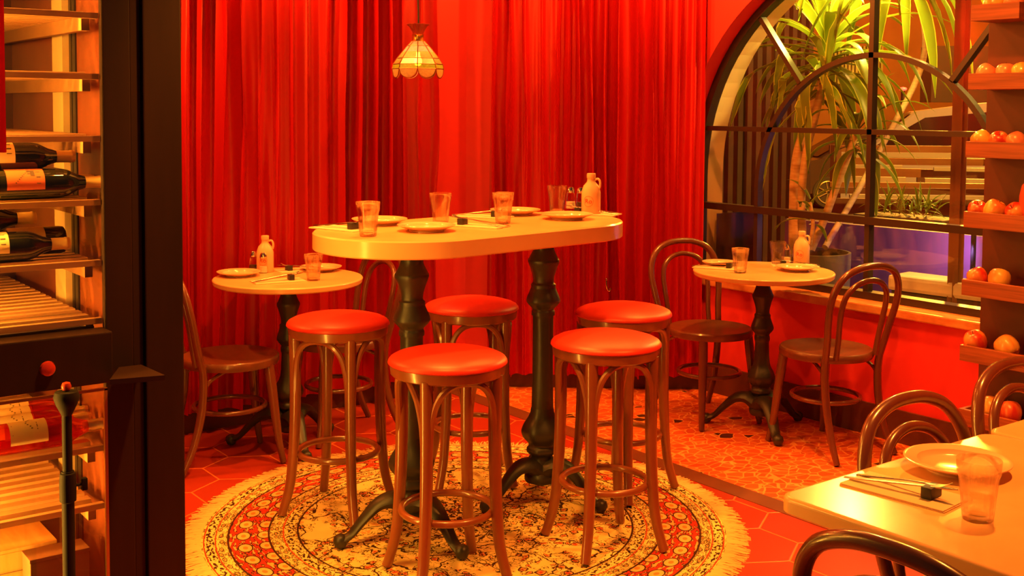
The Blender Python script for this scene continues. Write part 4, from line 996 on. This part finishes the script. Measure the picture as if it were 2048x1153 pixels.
# violet-lit low screen
a0_, a1_ = at(1570, 450, 6.9), at(2010, 450, 5.9); zt3 = at(1750, 452, 6.5).z
vm = mat('purple_screen', (.26, .13, .30), .5, bump=.1, bscale=90); b = NB(); dd = Vector((a1_.x - a0_.x, a1_.y - a0_.y, 0)).normalized(); nn_ = Vector((-dd.y, dd.x, 0)) * -.05
prism(b, [(a0_.x, a0_.y), (a1_.x, a1_.y), (a1_.x - nn_.x, a1_.y - nn_.y), (a0_.x - nn_.x, a0_.y - nn_.y)], GZ + .12, zt3)
vs_ = obj('low_screen', b, vm, None, False); tag(vs_, 'purple lit low screen outside the bottom window panes', 'screen')
vp_ = at(1946, 520, 5.85)
b = NB(); tube(b, [(0, 0, 0), (0, 0, .30)], .013, 12); tube(b, [(-.03, 0, .30), (.03, 0, .30)], .012, 12)
vt = obj('violet_lamp', b, M['black'], None, loc=(vp_.x, vp_.y, at(1946, 552, 5.85).z)); tag(vt, 'small dark fixture with a violet glow outside the lower right pane', 'lamp')
b = NB(); tube(b, [(.02, .02, .05), (.02, .02, .22)], .006, 10); obj('light_tube', b, emit('violet_tube', (.75, .5, 1), 14), vt)
lamp('violet_glow', (vp_.x - .06, vp_.y + .0, at(1935, 520, 5.8).z + .05), 3, (.50, .28, 1.0), .02, 120, (vp_.x + dd.x * -.45 + .45, vp_.y + dd.y * -.45 + .3, .55))
b = NB(); box(b, -.24, .6, -.10, .10, 0, .08, .02); wl = at(1860, 580, 5.6)
wk = obj('pale_ledge', b, mat('pale_kerb', (.62, .50, .40), .6), None, False, loc=(wl.x + .10, wl.y, at(1860, 592, 5.6).z)); wk.rotation_euler = (0, 0, math.atan2(dd.y, dd.x)); tag(wk, 'pale ledge at the foot of the purple screen outside', 'ledge')
b = NB(); prism(b, [(-.22, -.09), (.58, -.09), (.58, .09), (-.22, .09)], GZ, wk.location.z); ob = obj('ledge_base', b, mat('ledge_dark', (.06, .04, .03), .7), wk, False); ob.location = (0, 0, -wk.location.z)
# picnic benches behind: orange boards with pale edges
bd_o = mat('orange_board', (.50, .19, .03), .5, vcol=(.34, .11, .02), vscale=3, stretch=(1, 1, 4)); bd_w = mat('pale_board', (.78, .58, .34), .5); bd_d = mat('brown_board', (.26, .10, .03), .55)
bc = at(1800, 350, 8.6); bench = empty('slatted_bench', (bc.x, bc.y, GZ), 0, 'orange slatted outdoor bench with pale edged boards behind the plant', 'bench')
rowsb = [(292, 310, bd_o, 1660, 1990, 9.4), (306, 316, bd_w, 1675, 1990, 9.3), (317, 331, bd_o, 1665, 1990, 9.1), (331, 338, bd_w, 1668, 1805, 9.0), (338, 355, bd_o, 1665, 1842, 8.9), (355, 368, bd_w, 1680, 1812, 8.7), (367, 377, bd_o, 1660, 1990, 8.4), (378, 390, bd_d, 1665, 1990, 8.6), (392, 399, bd_w, 1700, 1990, 8.3), (336, 343, bd_w, 1868, 1990, 8.9), (358, 369, bd_w, 1850, 1990, 8.5), (340, 366, bd_d, 1835, 1990, 9.2), (400, 432, bd_d, 1665, 1990, 8.8)]
for v0, v1, m_, u0, u1, dep in rowsb:
    c0, c1 = at(u0, v0, dep + .1), at(u1, v0, dep); z1_, z0_ = at(1800, v0, dep).z, at(1800, v1, dep).z
    b = NB(); n_ = Vector((c1.y - c0.y, c0.x - c1.x, 0)).normalized() * .04
    prism(b, [(c0.x - bc.x, c0.y - bc.y), (c1.x - bc.x, c1.y - bc.y), (c1.x - bc.x - n_.x, c1.y - bc.y - n_.y), (c0.x - bc.x - n_.x, c0.y - bc.y - n_.y)], z0_ - GZ, z1_ - GZ)
    obj('board', b, m_, bench, False)
for u in (1672, 1990):
    c = at(u, 300, 9.0); b = NB(); box(b, c.x - bc.x - .03, c.x - bc.x + .03, c.y - bc.y - .03, c.y - bc.y + .03, 0, at(u, 290, 9.0).z - GZ); obj('upright', b, bd_d, bench, False)
# dark shrub in front of the bench
sc_ = at(1815, 405, 7.6); b = NB(); rnd = random.Random(4); layer = b.verts.layers.float.new('stripe')
for i in range(60):
    p = Vector((rnd.uniform(-.17, .17), rnd.uniform(-.12, .12), 1.02 + rnd.uniform(-.02, .05)))
    leaf(b, p, rnd.uniform(0, 6.3), rnd.uniform(.1, 1.4), rnd.uniform(.12, .26), .010, 1.2, 1, layer)
shr = empty('planter_shrub', (sc_.x, sc_.y, GZ), 0, 'dark low shrub in a trough before the slatted bench outside', 'plant')
ztr = at(1815, 432, 7.6).z - GZ
for v in b.verts: v.co.z += ztr - 1.0
obj('foliage', b, leafm.m, shr); b = NB(); box(b, -.32, .32, -.14, .14, 0, ztr, .01); o_ = obj('trough', b, mat('dark_trough', (.07, .04, .025), .6), shr, False)
shr.rotation_euler = (0, 0, math.atan2(dd.y, dd.x))
# street wall, shutter and far buildings
def wallquad(u0, u1, v0, v1, dep, m_, name, lb, cat, thick=.2, dep1=None):
    p0, p1 = at(u0, v0, dep), at(u1, v0, dep1 or dep); zt_ = at((u0 + u1) / 2, v0, dep).z; zb_ = at((u0 + u1) / 2, v1, dep).z
    n_ = Vector((p1.y - p0.y, p0.x - p1.x, 0)).normalized() * thick; b = NB()
    prism(b, [(p0.x, p0.y), (p1.x, p1.y), (p1.x - n_.x, p1.y - n_.y), (p0.x - n_.x, p0.y - n_.y)], zb_, zt_)
    o = obj(name, b, m_, None, False); tag(o, lb, cat); return o
ochre = mat('ochre_render', (.52, .19, .030), .7, var=.25, vscale=1.2)
wallquad(1480, 2400, -260, 330, 27.5, ochre, 'street_building', 'ochre lit building wall across the street', 'building', 2)
rb = NB(); s0 = at(1655, 100, 27.3); s1 = at(1768, 100, 27.3); dv = Vector((s1.x - s0.x, s1.y - s0.y, 0)); L_ = dv.length; dv.normalize(); nv = Vector((dv.y, -dv.x, 0)) * -1; k = 0
zt_, zb_ = at(1700, 92, 27.3).z, at(1700, 168, 27.3).z
while k * .085 < L_:
    c = s0 + dv * (k * .085); cc = c + dv * .05
    prism(rb, [(c.x, c.y), (cc.x, cc.y), (cc.x + nv.x * .15, cc.y + nv.y * .15), (c.x + nv.x * .15, c.y + nv.y * .15)], zb_, zt_); k += 1
rs_ = obj('vent_grille', rb, mat('green_grille', (.55, .48, .12), .5), None, False); tag(rs_, 'yellow green vertical grille on the ochre building', 'grille')
wallquad(1865, 2010, 92, 205, 22, mat('dark_shopfront', (.05, .035, .03), .3), 'shopfront', 'dark shopfront opening far behind the post', 'shop', .6)
# cars
def make_car(paint, lb, c, hd, s=1.0, nose=2.1):
    t = empty('car', (c.x, c.y, GZ), hd, lb, 'car'); t.scale = (s, s, s)
    def loft(b, prof, sec):
        lv_ = [[b.verts.new((x * k_, w_, z)) for x, z in prof] for w_, k_ in sec]
        for A_, B_ in zip(lv_, lv_[1:]):
            for i in range(len(A_)): j = (i + 1) % len(A_); b.faces.new((A_[i], A_[j], B_[j], B_[i]))
        b.faces.new(lv_[0]); b.faces.new(list(reversed(lv_[-1])))
    b = NB(); loft(b, [(-nose, .30), (-nose - .05, .62), (-nose + .05, .88), (-min(1.5, nose - .1), 1.0), (1.6, 1.03), (2.05, .98), (2.15, .60), (2.1, .30)], ((-.86, .97), (-.80, 1.0), (.80, 1.0), (.86, .97)))
    loft(b, [(-min(1.5, nose - .1), .99), (-.78, 1.43), (-.2, 1.51), (.9, 1.49), (1.62, 1.0)], ((-.72, .97), (-.68, 1.0), (.68, 1.0), (.72, .97)))
    obj('body', b, paint, t)
    gl = mat('car_window', (.03, .02, .015), .08, coat=.6)
    for s_ in (-1, 1):
        b = NB(); prism(b, [(-1.28, 1.02), (-.70, 1.38), (-.22, 1.43), (-.22, 1.02)], s_ * .715, s_ * .735, 'y'); obj('side_window', b, gl, t, False)
        b = NB(); prism(b, [(-.12, 1.02), (-.12, 1.43), (.85, 1.42), (1.40, 1.04)], s_ * .715, s_ * .735, 'y'); obj('side_window', b, gl, t, False)
    b = NB(); xb = -min(1.5, nose - .1); b.faces.new([b.verts.new(p) for p in ((xb - .005, -.66, 1.03), (xb - .005, .66, 1.03), (-.80, .62, 1.425), (-.80, -.62, 1.425))])
    bmesh.ops.solidify(b, geom=b.faces[:], thickness=.02); obj('windscreen', b, gl, t, False)
    for x in (-nose + .75, 1.35):
        for s_ in (-1, 1):
            b = NB(); lathe(b, [(0, -.1), (.30, -.1), (.325, -.06), (.325, .06), (.30, .1), (0, .1)], 32); bmesh.ops.rotate(b, cent=(0, 0, 0), matrix=Matrix.Rotation(PI / 2, 3, 'X'), verts=b.verts[:])
            wo = obj('wheel', b, mat('tyre', (.03, .025, .02), .7), t); wo.location = (x, s_ * .78, .325)
            b = NB(); tube(b, [(.22 * math.cos(2 * PI * i / 32), 0, .22 * math.sin(2 * PI * i / 32)) for i in range(32)], .012, 6, closed=True)
            for q_ in range(7): a_ = 2 * PI * q_ / 7; tube(b, [(.03 * math.cos(a_), 0, .03 * math.sin(a_)), (.21 * math.cos(a_), 0, .21 * math.sin(a_))], [.028, .02], 6, flat=.5)
            ro = obj('rim', b, mat('alloy_rim', (.80, .62, .35), .3, metal=.6), wo); ro.location = (0, s_ * .11, 0)
    return t
white_p = mat('white_car_paint', (.80, .62, .44), .25, coat=.5); dark_p = mat('dark_car_paint', (.05, .03, .025), .25, coat=.6)
cw = at(1850, 270, 13.4); hd = math.atan2(ey.x * -1, ey.y) ; hx_ = math.atan2(ex.y, ex.x)
make_car(white_p, 'white car parked across the street, roof and side window showing above the bench', cw + (ex * .95), hx_ - .30, 1.35, 1.42)
c2 = at(1758, 375, 23.5); make_car(dark_p, 'dark car farther down the street with one lit alloy wheel showing', c2, hx_ + .05, 1.0)
tlp = at(1806, 178, 18); b = NB(); lathe(b, [(0, -.03), (.05, -.02), (.06, 0), (.05, .02), (0, .03)], 16); tlo = obj('tail_light', b, emit('red_light', (1, .02, .01), 9), None, loc=tlp)
tag(tlo, 'small glowing red light beyond the window leaves', 'light')
b = NB(); tube(b, [(0, 0, -.03), (0, 0, -(tlp.z - GZ))], .03, 8); obj('light_pole', b, M['black'], tlo)
